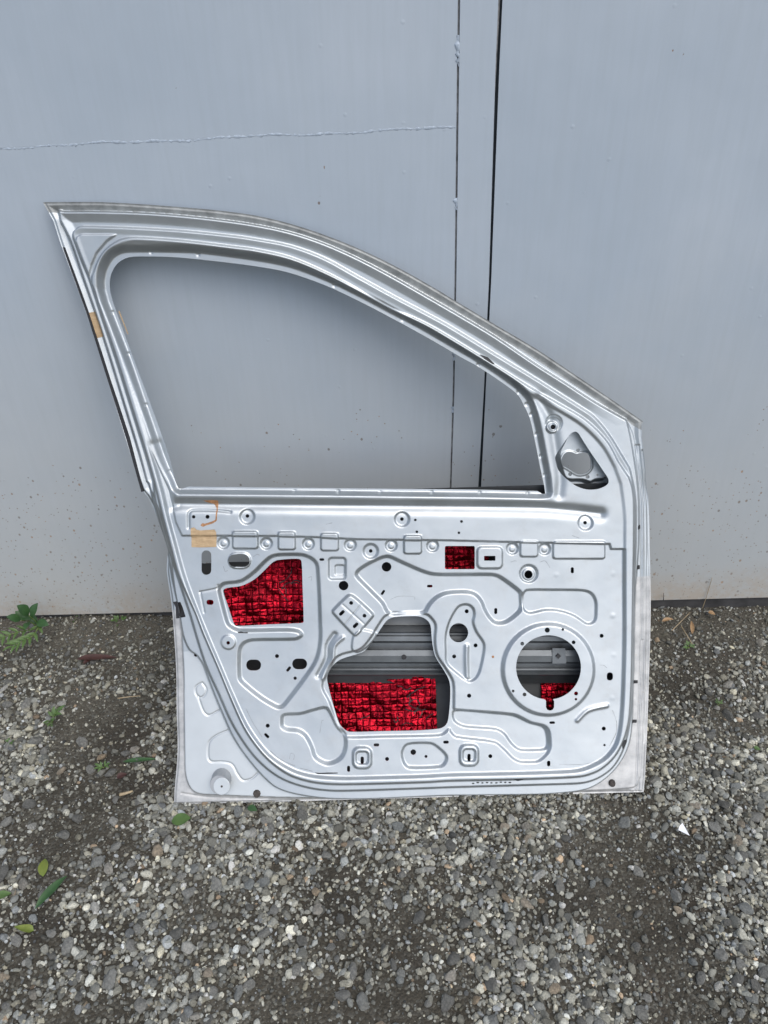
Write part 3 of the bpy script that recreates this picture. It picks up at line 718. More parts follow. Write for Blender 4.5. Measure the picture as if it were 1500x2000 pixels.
# four-hole regulator bracket and its struts
press(w('F', (165, 868), (200, 885), (325, 1000), (330, 1025), (215, 1155), (190, 1158), (45, 1005), (40, 980), (140, 880)), .009, .006)
rib(w('F', (110, 935), (265, 1075)), -.0010, .0016); rib(w('F', (130, 1080), (245, 935)), -.0010, .0016)
press(w('S', (380, 250), (440, 205), (560, 245), (500, 340), (410, 395), (365, 360)), .004, .005)
rib(w('H', (1250, 150), (1200, 230), (1190, 330), (1130, 450)), -.005, .005)
rib(w('H', (1310, 170), (1250, 230), (1235, 340), (1170, 470)), .0035, .004)
for (x, y) in ((707.5, 1479), (916, 1474)):
    press(rrect(x - 18, y - 20, x + 18, y + 21, 12), .006, .006, False); press(rrect(x - 12, y - 12, x + 12, y + 12, 7), -.005, .005, False)
press(w('U', (845, 265), (885, 205), (1050, 198), (1105, 225), (1170, 290), (1160, 345), (1120, 372), (900, 378), (858, 340)), -.007, .007)
rib(w('T', (885, 810), (960, 740), (1090, 708)), .0035, .004)
rib(w('E', (340, 850), (460, 825), (470, 800)), -.0015, .002); rib(w('E', (340, 850), (370, 1000)), -.0012, .002)
# left and right corner plates
for pts in (w('H', (470, 850), (380, 890), (330, 940), (325, 1050), (350, 1080), (430, 1080), (500, 1100), (540, 1170), (580, 1215), (640, 1205), (690, 1160)), w('H', (250, 600), (290, 710), (330, 740), (400, 705)),
            w('H', (280, 500), (310, 545), (300, 590), (265, 610), (235, 580), (235, 530), (280, 500))):
    rib(pts, -.0022, .0016, .006)
for y0, y1, xa in ((870, 1545, 1249), (870, 1545, 1255), (880, 1250, 1262)):
    rib([(xa - 8, y0), (xa + 2, 985), (xa + 3, 1180), (xa + 1, 1300), (xa - 4, 1450), (xa - 8, y1)], -.0022, .0018, .003)
rib([(355, 1549), (412, 1557), (600, 1561), (900, 1555), (1230, 1544)], -.0015, .0018, .002)
# lip spot-weld dents, small handling dents
for (x, y) in w('D', (605, 40), (720, 342), (850, 715), (1020, 1200)) + w('A', (710, 370), (985, 385)) + w('B', (460, 565), (860, 765)) + w('F', (80, 115), (385, 120), (760, 118), (1110, 120), (1460, 125)) + w('C', (190, 545), (470, 735), (525, 820), (560, 890), (598, 1028), (628, 1180), (655, 1310)) + w('E', (1035, 110), (1350, 110)):
    press(circ(x, y, 3.2, 10), -.0016, .004, False, ZL)
for (x, y) in w('G', (612, 803), (1075, 795), (1075, 1135)) + w('T', (1130, 80), (1140, 355), (1130, 655)): press(circ(x, y, 4, 10), .0003, .008, False)
rb = np.random.default_rng(3)
Z += (fbm(g.U * 11, g.V * 11, 5, 3) - .5) * .0016 * (sdI > 0)

# ---- openings
HOLES = []
def hole(pts, z=ZP, sm=False):
    P = UV(pts, z); HOLES.append(smooth(P, True, 3) if sm else P)
A_OPEN = w('E', (508, 842), (540, 820), (640, 806), (730, 762), (800, 702), (860, 642), (905, 616), (1050, 606), (1082, 622), (1090, 800), (1098, 1068), (1085, 1078), (850, 1088), (605, 1100), (588, 1085), (545, 960))
hole(A_OPEN, ZP - .008, True)
hole(rrect(869, 1066.5, 927.5, 1112, 3))
hole(w('S', (165, 640), (163, 590), (200, 512), (270, 452), (400, 410), (470, 380), (540, 290), (620, 170), (660, 125), (720, 105), (820, 101), (900, 101), (960, 120), (1003, 170), (1015, 290), (1040, 420), (1100, 520), (1158, 630), (1165, 760), (1150, 930), (1130, 985), (1080, 1015), (900, 1030), (600, 1037), (345, 1042), (290, 1010), (255, 960), (200, 780)), ZP - .0045, True)
spk = [(1071 + 63.3 * math.cos(q), 1303 + 62.8 * math.sin(q)) for q in np.linspace(R_(97), R_(443), 60)]
hole(spk + [(1082, 1368), (1082, 1381), (1079, 1386), (1074, 1387.5), (1069, 1386), (1066, 1381), (1066, 1368)], ZP + .005)
hole(w('M', (640, 430), (700, 465), (760, 560), (900, 780), (1050, 1000), (1200, 1220), (1278, 1345), (1285, 1430), (1225, 1492), (1100, 1545), (950, 1565), (800, 1548), (650, 1490), (560, 1430), (410, 1300), (315, 1180), (262, 1080), (245, 960), (310, 820), (420, 640), (545, 470)), ZP + .004, True)
hole(rrect(393.5, 1075, 412.5, 1123, 9)); hole(rrect(446, 1082.5, 488, 1107, 12)); hole(circ(896, 1236.5, 18.7, 28), ZP - .004)
hole(rrect(945, 1085, 967, 1094.5, 1)); hole(rrect(480.5, 1289, 509.5, 1310.5, 10), ZP - .008); hole(rrect(570.5, 1287, 599.5, 1308, 10), ZP - .008)
hole(w('N', (300, 575), (440, 535), (485, 640), (545, 830), (370, 862), (368, 812), (420, 745), (402, 645), (372, 592), (310, 612)), .012)
for (x, y, r) in ([(a, b, 3.6) for a, b in ((483, 1008), (785, 1014), (1143, 1021), (724, 1077), (446, 1255))] + [(811, 1015, 2.6), (814, 1038, 2.6), (901, 1018, 2.8), (896, 1040, 2.6), (379, 1009, 3.4), (406, 1009, 4), (671, 1144, 9.5), (755, 1109, 9.6), (1033, 1123, 8.2), (1079.5, 834, 4.8)]
        + [(*w('T', p)[0], r) for p, r in (((670, 175), 5), ((778, 171), 2.6), ((853, 260), 3.8), ((496, 269), 3.8), ((433, 598), 2.8), ((512, 622), 3.8), ((870, 615), 4), ((869, 655), 2.6), ((1055, 222), 4), ((1070, 870), 4), ((1075, 985), 2.4), ((278, 1062), 4), ((130, 640), 4.2), ((27, 371), 4), ((177, 294), 4), ((115, 55), 4))]
        + [(*w('U', p)[0], r) for p, r in (((928, 270), 5.6), ((1022, 302), 3), ((735, 310), 4))]
        + [(*w('H', p)[0], r) for p, r in (((824, 317), 4), ((958, 480), 3.4), ((760, 817), 4), ((215, 322), 3.5))] + [(*w('F', p)[0], r) for p, r in (((173, 922), 3.8), ((270, 1015), 3.8))]):
    hole(circ(x, y, r, 14))
def slot(x, y, wd, ht, rot=0): hole(rrect(x - wd / 2, y - ht / 2, x + wd / 2, y + ht / 2, min(wd, ht) * .45, rot))
for a in ((410, 1176.5, 14, 10), (628.5, 1093, 9.5, 5), (1118, 1114, 6, 12), (*w('T', (1112, 505))[0], 12, 16), (*w('T', (710, 828))[0], 11, 5), (*w('T', (685, 1113))[0], 6.5, 11), (*w('T', (320, 57))[0], 6, 12),
          (*w('F', (405, 860))[0], 5, 11, 35), (*w('F', (750, 813))[0], 11, 5.2), (*w('F', (105, 995))[0], 6.5, 13, 45), (*w('F', (205, 1085))[0], 6.5, 13, 45), (*w('U', (553, 317))[0], 6.5, 14), (*w('U', (1335, 297))[0], 6.5, 14),
          (*w('U', (657, 207))[0], 11, 6), (*w('U', (1167, 187))[0], 11, 6), (*w('U', (453, 383))[0], 6, 12), (*w('H', (910, 412))[0], 5.5, 12, 40), (*w('H', (753, 890))[0], 5.5, 12, -45)):
    slot(*a)
Fd = np.minimum(sdO, -g.sd(WIN_UV, R=.03))
for P in HOLES:
    m = .008
    i0, i1 = max(0, int((P[:, 0].min() - m - g.u[0]) / g.h)), min(g.shape[1], int((P[:, 0].max() + m - g.u[0]) / g.h) + 2)
    j0, j1 = max(0, int((P[:, 1].min() - m - g.v[0]) / g.h)), min(g.shape[0], int((P[:, 1].max() + m - g.v[0]) / g.h) + 2)
    s = Sub(i0, i1, j0, j1); Fd[j0:j1, i0:i1] = np.minimum(Fd[j0:j1, i0:i1], -s.sd(P, True, m))
panel = sheet('inner_panel', g, Z, Fd, M_SILVER, car_door, .0022)
panel['label'] = 'pressed silver inner panel with cut-outs and window frame'
# stained and paler zones of the sheet (corner plates and hinge-side strip)
panel.data.materials.append(M_HEM)
me = panel.data; npoly = len(me.polygons)
cen = np.zeros(npoly * 3, np.float32); me.polygons.foreach_get('center', cen); cen = cen.reshape(-1, 3)
def field(F_, p):
    i = np.clip(((p[:, 0] - g.u[0]) / g.h).astype(int), 0, g.shape[1] - 1); j = np.clip(((p[:, 1] - g.v[0]) / g.h).astype(int), 0, g.shape[0] - 1); return F_[j, i]
vhem = uv(1250, 1125)[1]; vhem_l = uv(340, 1190)[1]; umid = uv(800, 1400)[0]
mi = (np.where(cen[:, 0] > umid, (field(sd1, cen) < -.002) & (cen[:, 1] < vhem), (field(sdK, cen) < 0) & (cen[:, 1] < vhem_l))).astype(np.int32)
sdT = g.sd(smooth(UV(OUT_TOP + [(1254, 823)], ZH), False, 4), False, R=.03)
mi[(field(sd1, cen) < -.002) & (field(sdK, cen) > .001) & (cen[:, 0] < umid) & (cen[:, 1] < uv(400, 1270)[1])] = 3
mi[(field(sdT, cen) < .019) & (field(sd1, cen) < -.0035)] = 2
panel.data.materials.append(M_GUTTER); panel.data.materials.append(M_PLATE)
me.polygons.foreach_set('material_index', mi); me.update()

def zat(u, v): 
    return float(Z[min(max(int(round((v - g.v[0]) / g.h)), 0), g.shape[0] - 1), min(max(int(round((u - g.u[0]) / g.h)), 0), g.shape[1] - 1)])
# ---- outer skin behind the panel
g2 = Grid(-.16, 1.04, -.01, .80, .006)
LOW = cat(ZH, [(1262, 940), (1267, 985), (1269, 1074), (1271, 1170), (1269.5, 1264), (1265, 1404), (1260, 1516)], OUT_BR, OUT_BL, OUT_L, [(291, 957), (700, 957)])
sdL = g2.sd(LOW, R=.25)
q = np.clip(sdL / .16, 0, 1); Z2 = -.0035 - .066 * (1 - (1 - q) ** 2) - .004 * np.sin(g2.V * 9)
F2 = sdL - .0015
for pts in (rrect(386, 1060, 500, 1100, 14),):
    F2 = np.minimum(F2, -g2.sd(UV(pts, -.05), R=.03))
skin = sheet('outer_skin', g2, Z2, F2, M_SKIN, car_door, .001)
def z2at(u, v): return float(Z2[min(max(int(round((v - g2.v[0]) / g2.h)), 0), g2.shape[0] - 1), min(max(int(round((u - g2.u[0]) / g2.h)), 0), g2.shape[1] - 1)])

# ---- corrugated impact beam
def extrude_profile(name, prof, x0, x1, mat, parent, n=2):
    V, F = [], []
    for x in np.linspace(x0, x1, n):
        for (y, z) in prof:
            u_, v_ = uv(x, y, z); V.append((u_, v_, z))
    m = len(prof)
    for i in range(n - 1):
        for k in range(m - 1): F.append((i * m + k, i * m + k + 1, (i + 1) * m + k + 1, (i + 1) * m + k))
    return mesh_obj(name, V, F, mat, parent, False)
extrude_profile('impact_beam', [(1200, -.050), (1221, -.046), (1223, -.024), (1234, -.014), (1237, -.020), (1240, -.020), (1243, -.013), (1252, -.013), (1256, -.024), (1268, -.026), (1270, -.008), (1281, -.006), (1293, -.009), (1296, -.026), (1303, -.028), (1306, -.014), (1309, -.012), (1312, -.018), (1315, -.012), (1318, -.014), (1320, -.044), (1334, -.058)], 618, 1185, M_BEAM, car_door)
bmk = mesh_obj('beam_bracket', [(*uv(x, y, z), z) for x, y, z in ((1079, 1266, -.003), (1104, 1266, -.003), (1106, 1296, -.005), (1079, 1296, -.005), (1079, 1266, -.011), (1104, 1266, -.011), (1106, 1296, -.012), (1079, 1296, -.012))], [(0, 3, 2, 1), (0, 1, 5, 4), (1, 2, 6, 5), (2, 3, 7, 6), (3, 0, 4, 7)], M_BEAM, car_door)
def disc(name, x, y, z, r, h, mat, parent, seg=16, top=.8):
    u_, v_ = uv(x, y, z); sc = np.linalg.norm(np.array(uv(x + 10, y, z)) - np.array((u_, v_))) / 10; r = r * sc
    V, F = [], []
    for (rr, zz) in ((r, z), (r * (.5 + top / 2), z + h * .85), (r * top, z + h), (r * top * .5, z + h)):
        for k in range(seg): a = 2 * math.pi * k / seg; V.append((u_ + rr * math.cos(a), v_ + rr * math.sin(a), zz))
    for i in range(3):
        for k in range(seg): F.append((i * seg + k, i * seg + (k + 1) % seg, (i + 1) * seg + (k + 1) % seg, (i + 1) * seg + k))
    F.append(tuple(range(3 * seg, 4 * seg)))
    return mesh_obj(name, V, F, mat, parent, False)
disc('beam_dark_hole', *w('S', (787, 430))[0], -.0065, 5, .002, M_BLACK, car_door)  # black disc painting the dark of a hole in the beam
disc('beam_nut', *w('T', (750, 360))[0], -.004, 5.5, .004, M_BLACK, car_door, 4, .9)

# ---- red foil damping mats, quilted squares pressed into the foil
def mat_sheet(pts, zoff, seed, cell=.016, fold=None):
    P = np.array([uv(x, y, -.052) for x, y in pts])
    gg = Grid(P[:, 0].min() - .004, P[:, 0].max() + .004, P[:, 1].min() - .004, P[:, 1].max() + .004, .0013)
    sdp = gg.sd(P, R=.01)
    i = np.clip((gg.U - g2.u[0]) / g2.h, 0, g2.shape[1] - 2); j = np.clip((gg.V - g2.v[0]) / g2.h, 0, g2.shape[0] - 2)
    ii, jj = i.astype(int), j.astype(int); fi, fj = i - ii, j - jj
    zb = (Z2[jj, ii] * (1 - fi) + Z2[jj, ii + 1] * fi) * (1 - fj) + (Z2[jj + 1, ii] * (1 - fi) + Z2[jj + 1, ii + 1] * fi) * fj
    wob = .004 * (fbm(gg.U * 30, gg.V * 30, seed) - .5); wob2 = .004 * (fbm(gg.U * 30 + 9, gg.V * 30, seed + 5) - .5)
    a = np.abs(((gg.U + wob) / cell) % 1 - .5) * 2; b = np.abs(((gg.V + wob2) / cell) % 1 - .5) * 2
    pil = (1 - np.maximum(a, b) ** 6)
    tid = np.floor((gg.U + wob) / cell) * 7.3 + np.floor((gg.V + wob2) / cell) * 3.1
    tilt = (np.sin(tid * 12.99) * .5) * ((gg.U + wob) / cell % 1 - .5) + (np.sin(tid * 78.2) * .5) * ((gg.V + wob2) / cell % 1 - .5)
    zz = zb + zoff + .0028 * pil + .0032 * tilt + .0095 * (fbm(gg.U * 40, gg.V * 40, seed + 2, 4) - .5) + .016 * (fbm(gg.U * 9, gg.V * 9, seed + 3, 2) - .5)
    if fold is not None: zz = zz + fold(gg.U, gg.V)
    o = sheet('damping_mat', gg, zz, sdp, M_FOIL, car_door, .0025)
    def zq(u_, v_):
        return float(zz[min(max(int(round((v_ - gg.v[0]) / gg.h)), 0), gg.shape[0] - 1), min(max(int(round((u_ - gg.u[0]) / gg.h)), 0), gg.shape[1] - 1)])
    return o, zq
matA, zqA = mat_sheet([(508, 1062), (615, 1060), (625, 1275), (405, 1285), (400, 1135), (480, 1130)], .008, 31, .0155)
matB, zqB = mat_sheet(w('S', (60, 628), (300, 618), (640, 612), (800, 655), (1035, 640), (1050, 700), (1062, 1120), (60, 1120)), .007, 47)
flap, zqF = mat_sheet(w('S', (640, 612), (860, 585), (1035, 566), (1046, 660), (800, 668)), .026, 59, .016)
matC, _ = mat_sheet(w('T', (640, 492), (760, 494), (935, 505), (935, 790), (625, 790), (640, 640)), .008, 67, .014)
matD, _ = mat_sheet([(840, 1040), (955, 1042), (955, 1170), (840, 1170)], .010, 71, .014)
for o, lb in ((matA, 'red foil damping mat behind the upper rear cut-out'), (matB, 'large red foil damping mat behind the central cut-out'), (flap, 'loose folded upper corner of red foil'), (matC, 'red foil strip behind the speaker hole'), (matD, 'shaded red foil behind the small square cut-out')): o['label'] = lb
# printed strokes on the foil
def stroke(zq, pts, wd=.0011, parent=None):
    P = smooth(np.array([uv(x, y, -.046) for x, y in pts]), False, 5); V, F = [], []
    for i, p in enumerate(P):
        a = P[min(i + 1, len(P) - 1)] - P[max(i - 1, 0)]; a /= np.linalg.norm(a) + 1e-9; n = np.array((-a[1], a[0])) * wd
        for q_ in (p + n, p - n): V.append((q_[0], q_[1], zq(p[0], p[1]) + .0016))
    for i in range(len(P) - 1): F.append((2 * i, 2 * i + 1, 2 * i + 3, 2 * i + 2))
    return mesh_obj('printed_stroke', V, F, M_INK, parent or matB, True)
for s_ in (((735, 680), (770, 690), (800, 720), (850, 700)), ((815, 790), (850, 750), (900, 720), (965, 690)), ((830, 830), (880, 800), (920, 830), (900, 870), (850, 860), (830, 830)), ((800, 880), (860, 900), (930, 890), (970, 880)),
           ((870, 920), (900, 880), (940, 900), (920, 950)), ((705, 960), (720, 985), (740, 970), (735, 940)), ((420, 970), (460, 950), (505, 938)), ((770, 1000), (820, 985), (860, 1000)), ((970, 960), (1010, 925), (1040, 915)), ((820, 760), (840, 800), (830, 850))):
    stroke(zqB, w('S', *s_), .0011, matB)
for s_ in (((915, 790), (960, 770), (1000, 720), (1010, 670)), ((930, 830), (980, 790), (1060, 790)), ((910, 830), (950, 890), (980, 920)), ((930, 840), (960, 830), (965, 870)), ((1000, 800), (1030, 770), (1070, 780))):
    stroke(zqA, w('E', *s_), .0009, matA)

# ---- mirror mounting bracket behind the triangular cut-out
gm = Grid(uv(1075, 960, .01)[0] - .012, uv(1205, 960, .01)[0] + .012, uv(1130, 965, .01)[1] - .012, uv(1130, 835, .01)[1] + .012, .0015)
trp = smooth(UV(w('M', (600, 330), (760, 380), (1400, 1330), (1380, 1560), (950, 1660), (600, 1620), (300, 1380), (160, 1100), (180, 860)), .008), True, 3)
inn = smooth(UV(w('M', (405, 1095), (392, 980), (432, 885), (510, 832), (600, 842), (690, 872), (770, 852), (860, 850), (930, 880), (968, 990), (975, 1130), (930, 1210), (860, 1258), (750, 1280), (670, 1258), (560, 1190), (470, 1135)), .012), True, 3)
isl = smooth(UV(w('M', (335, 860), (430, 640), (560, 380), (720, 380), (1300, 1260), (1240, 1370), (1060, 1392), (960, 1440), (810, 1392), (520, 1385), (435, 1310), (370, 1080)), .012), True, 3)
Fm = np.minimum(gm.sd(trp), -gm.sd(inn))
for p, r in (((715, 800), 3.6), ((560, 1270), 3.8), ((905, 1320), 4.0), ((1095, 1285), 2.6)): Fm = np.minimum(Fm, -gm.sd(UV(circ(*w('M', p)[0], r, 12), .012)))
Zm = -.016 + .016 * sstep(gm.sd(isl), .008) + .0015 * sstep(gm.sd(inn) + .003, .003)
sheet('mirror_bracket', gm, Zm, Fm, M_SILVER, car_door, .006)

disc('boss_dark_backing', 1079.5, 834, .016, 10, .004, M_BLACK, car_door, 12, .9)  # black disc added behind the boss hole to stand for its inner shade
# ---- small fittings on the door
cup = disc('bump_stop', 433, 1520, .0065, 19, .030, M_CUP, car_door, 28, .9); disc('bump_stop_lit_face', 433, 1535.5, .0362, 16.5, .0012, M_PLATE, cup, 24, .94); disc('bump_stop_pip', 433, 1536, .0376, 2.2, .0008, M_RUBBER, cup, 10)  # side darkened, face lightened: shading painted into their colours
cup.data.polygons.foreach_set('use_smooth', np.zeros(len(cup.data.polygons), bool))
disc('drain_plug', 502, 1549, .004, 8, .006, M_RUBBER, car_door, 10, .7); disc('drain_plug', 1195, 1529, .006, 7, .006, M_RUBBER, car_door, 10, .7)
def ribbon(name, left, right, z, mat, parent, th=.0008):
    """thin solid strip between two edge lines given in photo points"""
    Lp = [(*uv(x, y, z), z) for x, y in left]; Rp = [(*uv(x, y, z), z) for x, y in right]; n = len(Lp)
    V = Lp + Rp + [(a, b, c_ - th) for a, b, c_ in Lp] + [(a, b, c_ - th) for a, b, c_ in Rp]; F = []
    for i in range(n - 1):
        F += [(i, i + 1, n + i + 1, n + i), (i, 2 * n + i, 2 * n + i + 1, i + 1), (n + i, n + i + 1, 3 * n + i + 1, 3 * n + i)]
    F += [(0, n, 3 * n, 2 * n), (n - 1, 3 * n - 1, 4 * n - 1, 2 * n - 1)]
    return mesh_obj(name, V, F, mat, parent)
def drape(name, pts, mat, parent, off=.0005, h=.0016, th=.0006, zref=ZP):
    """thin film following the pressed surface inside an outline"""
    P = UV(pts, zref); gg = Grid(P[:, 0].min() - .003, P[:, 0].max() + .003, P[:, 1].min() - .003, P[:, 1].max() + .003, h)
    i = np.clip((gg.U - g.u[0]) / g.h, 0, g.shape[1] - 2); j = np.clip((gg.V - g.v[0]) / g.h, 0, g.shape[0] - 2); ii, jj = i.astype(int), j.astype(int); fi, fj = i - ii, j - jj
    zz = (Z[jj, ii] * (1 - fi) + Z[jj, ii + 1] * fi) * (1 - fj) + (Z[jj + 1, ii] * (1 - fi) + Z[jj + 1, ii + 1] * fi) * fj
    if 'tape' in name: zz = zz + .0016 * np.clip(fbm(gg.U * 150, gg.V * 90, 91, 3) - .45, 0, 1) + .0012 * np.clip(fbm(gg.U * 40, gg.V * 220, 93, 2) - .5, 0, 1)
    return sheet(name, gg, zz + off, gg.sd(P, R=.01), mat, parent, th)
ribbon('latch_dark_backing', w('N', (280, 560), (330, 660), (340, 880)), w('N', (470, 520), (520, 650), (570, 850)), .004, M_BLACK, car_door, .003)  # black sheet added behind the latch hole, painting its shade
seal_l = w('A', (187, 338), (326, 722)) + [(209, 739), (246.5, 856), (276, 961)]
seal_r = w('A', (197, 338), (338, 722)) + [(214, 739), (252.5, 856), (280, 960)]
ribbon('window_seal', seal_l, seal_r, .0112, M_BLACK, car_door, .006)
drape('masking_tape', w('A', (338, 722), (368, 714), (424, 858), (388, 870)), M_TAPE, car_door, .0009, zref=.010)
ribbon('masking_tape', w('A', (512, 712), (566, 845)), w('A', (520, 712), (573, 850)), ZL - .003, M_TAPE, car_door, .001)
drape('masking_tape', w('E', (276, 378), (300, 372), (318, 390), (345, 395), (450, 388), (462, 410), (460, 518), (350, 522), (278, 520)), M_TAPE, car_door, .0012)
drape('glue_stain', w('E', (360, 180), (420, 176), (472, 178), (470, 230), (466, 330), (455, 322), (460, 235), (440, 205), (400, 196)), M_GLUE, car_door, .0004)
drape('glue_stain', w('E', (345, 358), (360, 342), (378, 346), (430, 330), (458, 315), (462, 328), (435, 345), (385, 360), (365, 370)), M_GLUE, car_door, .0004)
for x, y in ((1241, 1332), (1239, 1409)):
    drape('hinge_bolt_mark', [(x - 5, y - 3), (x + 5, y - 3), (x + 5, y + 3), (x - 5, y + 3)], M_BLACK, car_door, .001, zref=.008)
for x, y in ((1247, 1029), (1246, 1108)):
    drape('hinge_bolt_mark', [(x - 4, y - 4), (x + 4, y - 4), (x + 4, y + 4), (x - 4, y + 4)], M_BLACK, car_door, .001, zref=.008)
drape('scratch', w('H', (1095, 1158), (1140, 1163), (1200, 1160), (1275, 1160), (1272, 1167), (1200, 1170), (1130, 1172)), M_SCRATCH, car_door, .0004, .0012)
drape('paint_chip', w('T', (1200, 980), (1215, 955), (1240, 952), (1245, 980), (1230, 1010), (1205, 1020)), M_SCRATCH, car_door, .0004, zref=.035)
drape('paint_chip', w('T', (440, 1225), (470, 1220), (520, 1226), (495, 1236), (470, 1242), (455, 1234)), M_SCRATCH, car_door, .0004, zref=.035)
drape('paint_chip', w('E', (615, 1143), (640, 1140), (660, 1146), (690, 1143), (688, 1152), (620, 1151)), M_SCRATCH, car_door, .0005, .0012)
drape('paint_chip', w('C', (200, 470), (260, 492), (310, 540), (290, 540), (240, 508)), M_SCRATCH, car_door, .0005, .0012, zref=.028)
for k in range(9):
    x = 340 + k * 12.5 + random.uniform(-4, 4); xx_, yy_ = w('T', (160 + k * 32, 1255 - k * .8 + random.uniform(-4, 3)))[0]
    drape('paint_chip', [(xx_ - random.uniform(1.5, 4), yy_ - 1.2), (xx_ + random.uniform(1.5, 4), yy_ - 1.2), (xx_ + 2, yy_ + 1.3), (xx_ - 2, yy_ + 1.3)], M_SCRATCH, car_door, .0004, .0012, zref=.035)

def scuff(pts, wd=.0005, mat=None):
    """fine scratch that follows the pressed surface"""
    P = smooth(UV(pts, ZP), False, 6); V, F = [], []
    for i, p in enumerate(P):
        a = P[min(i + 1, len(P) - 1)] - P[max(i - 1, 0)]; a /= np.linalg.norm(a) + 1e-9; k = wd * (.35 + .65 * random.random()); n = np.array((-a[1], a[0])) * k; zz = zat(p[0], p[1]) + .0004
        V += [(p[0] + n[0], p[1] + n[1], zz), (p[0] - n[0], p[1] - n[1], zz)]
    for i in range(len(P) - 1): F.append((2 * i, 2 * i + 1, 2 * i + 3, 2 * i + 2))
    return mesh_obj('scratch', V, F, mat or M_SCUFF, car_door, True)
for s_ in ((('H', (600, 690), (650, 790), (720, 900)), .0004), (('H', (780, 1000), (850, 1060), (960, 1112)), .0006), (('H', (1000, 1128), (1050, 1140), (1090, 1152)), .0006), (('H', (920, 1060), (930, 1020), (955, 1030), (950, 1065)), .0004),
           (('T', (1130, 740), (1158, 820), (1155, 900), (1110, 990)), .0005), (('T', (1040, 425), (1070, 428), (1090, 445)), .0005), (('F', (455, 915), (520, 888), (635, 892), (640, 915)), .0004), (('H', (1140, 880), (1155, 790), (1168, 790)), .0004),
           (('E', (510, 660), (525, 700), (540, 690)), .0006), (('E', (730, 590), (760, 572), (775, 580)), .0006), (('E', (1130, 750), (1155, 745), (1150, 775)), .0005), (('G', (240, 700), (270, 690), (290, 692)), .0005), (('G', (480, 700), (520, 690), (560, 745)), .0005),
           (('T', (1040, 1100), (900, 1120), (760, 1118)), .0003), (('E', (1265, 350), (1310, 340)), .0005), (('G', (735, 480), (790, 500)), .0005)):
    scuff(w(*s_[0]), s_[1])
drape('rust_spot', circ(963, 1283, 2.6, 10), M_GLUE, car_door, .0004, .001)
# everything above was drawn on the chord plane; give the whole door its real barrel curve
for o in [o for c_ in car_door.children for o in (c_, *c_.children)]:
    if o.type == 'MESH':
        n = len(o.data.vertices); co = np.zeros(n * 3, np.float32); o.data.vertices.foreach_get('co', co); co = co.reshape(-1, 3)
        co[:, 2] += zbow(co[:, 1]); o.data.vertices.foreach_set('co', co.ravel()); o.data.update()

# ------------------------------------------------------------------ plants and litter
def leaf_material(name, a, b, tr=.25):
    t = NT(name); c = t.coord(); f = t.noise(c, 60, 4)
    t.set(Base_Color=t.ramp(f, [(.3, a), (.7, b)]), Roughness=.5); t.b.inputs['Subsurface Weight'].default_value = 0
    t.bump(t.noise(t.mapping(c, (1, 8, 1)), 120, 2), .25, .001)
    return t.m
L_DARK = leaf_material('leaf_dark_green', (.020, .060, .018), (.040, .105, .030))
L_MID = leaf_material('leaf_mid_green', (.050, .105, .025), (.085, .15, .038))
L_LIME = leaf_material('leaf_yellow_green', (.10, .15, .02), (.17, .20, .035))
L_RED = leaf_material('leaf_red_brown', (.035, .013, .011), (.07, .026, .02))
L_DRY = leaf_material('leaf_dry_tan', (.22, .13, .06), (.36, .24, .13))
M_STALK = leaf_material('dry_stalk', (.26, .20, .12), (.42, .34, .22))
M_STEM = leaf_material('green_stem', (.09, .15, .03), (.14, .20, .05))
M_PAPER = m_plain('white_paper', (.74, .76, .80), .6, 0, .05)
def leaf_geo(L, W, fold=.25, bend=.25, tip=1.6, wave=0.0, n=9):
    V, F = [], []
    for i in range(n + 1):
        s = i / n; wd = W * .5 * (math.sin(math.pi * min(1, s * .97 + .03) ** (1 / tip)) ** .85) if 0 < i < n else W * .02
        y = L * s * (1 - .15 * bend * s); z = bend * L * (s - s * s * 1.35) * .6 + wave * math.sin(s * 9) * W
        V += [(-wd, y, z + abs(wd) * fold * 1.2), (-wd * .5, y, z + abs(wd) * fold * .5), (0, y, z), (wd * .5, y, z + abs(wd) * fold * .5), (wd, y, z + abs(wd) * fold * 1.1)]
    for i in range(n):
        for k in range(4): a = i * 5 + k; F.append((a, a + 1, a + 6, a + 5))
    return V, F
def tube(pts, r0, r1, seg=6):
    V, F = [], []; P = [Vector(p) for p in pts]; n = len(P)
    for i, p in enumerate(P):
        d = (P[min(i + 1, n - 1)] - P[max(i - 1, 0)]).normalized(); a = d.orthogonal().normalized(); b = d.cross(a); r = r0 + (r1 - r0) * i / (n - 1)
        for k in range(seg): q_ = 2 * math.pi * k / seg; V.append(tuple(p + a * math.cos(q_) * r + b * math.sin(q_) * r))
    for i in range(n - 1):
        for k in range(seg): F.append((i * seg + k, i * seg + (k + 1) % seg, (i + 1) * seg + (k + 1) % seg, (i + 1) * seg + k))
    F.append(tuple(range(seg))[::-1]); F.append(tuple(range((n - 1) * seg, n * seg)))
    return V, F
def lay(name, p0, p1, W, mat, label, cat_, h=.014, fold=.2, bend=.15, tip=1.3, wave=0.0, roll=0, group=None):
    """a leaf lying on the gravel from photo point p0 (stalk) to p1 (tip); W in metres"""
    a = Vector(on_ground(*p0, h)); b = Vector(on_ground(*p1, h)); d = b - a; L = d.length
    V, F = leaf_geo(L, W, fold, bend, tip, wave); o = mesh_obj(name, V, F, mat, None, True)
    o.location = a; o.rotation_euler = (random.uniform(-.06, .12), roll, math.atan2(d.y, d.x) - math.pi / 2)
    return tag(o, label, cat_, group)
LG = 'fallen leaves on the gravel'
lay('fallen_leaf', (335, 1604), (374, 1600), .030, L_MID, 'bright green fallen leaf on gravel just below the door\'s left corner', 'leaf', .016, .12, .1, 1.1, .02, group=LG)
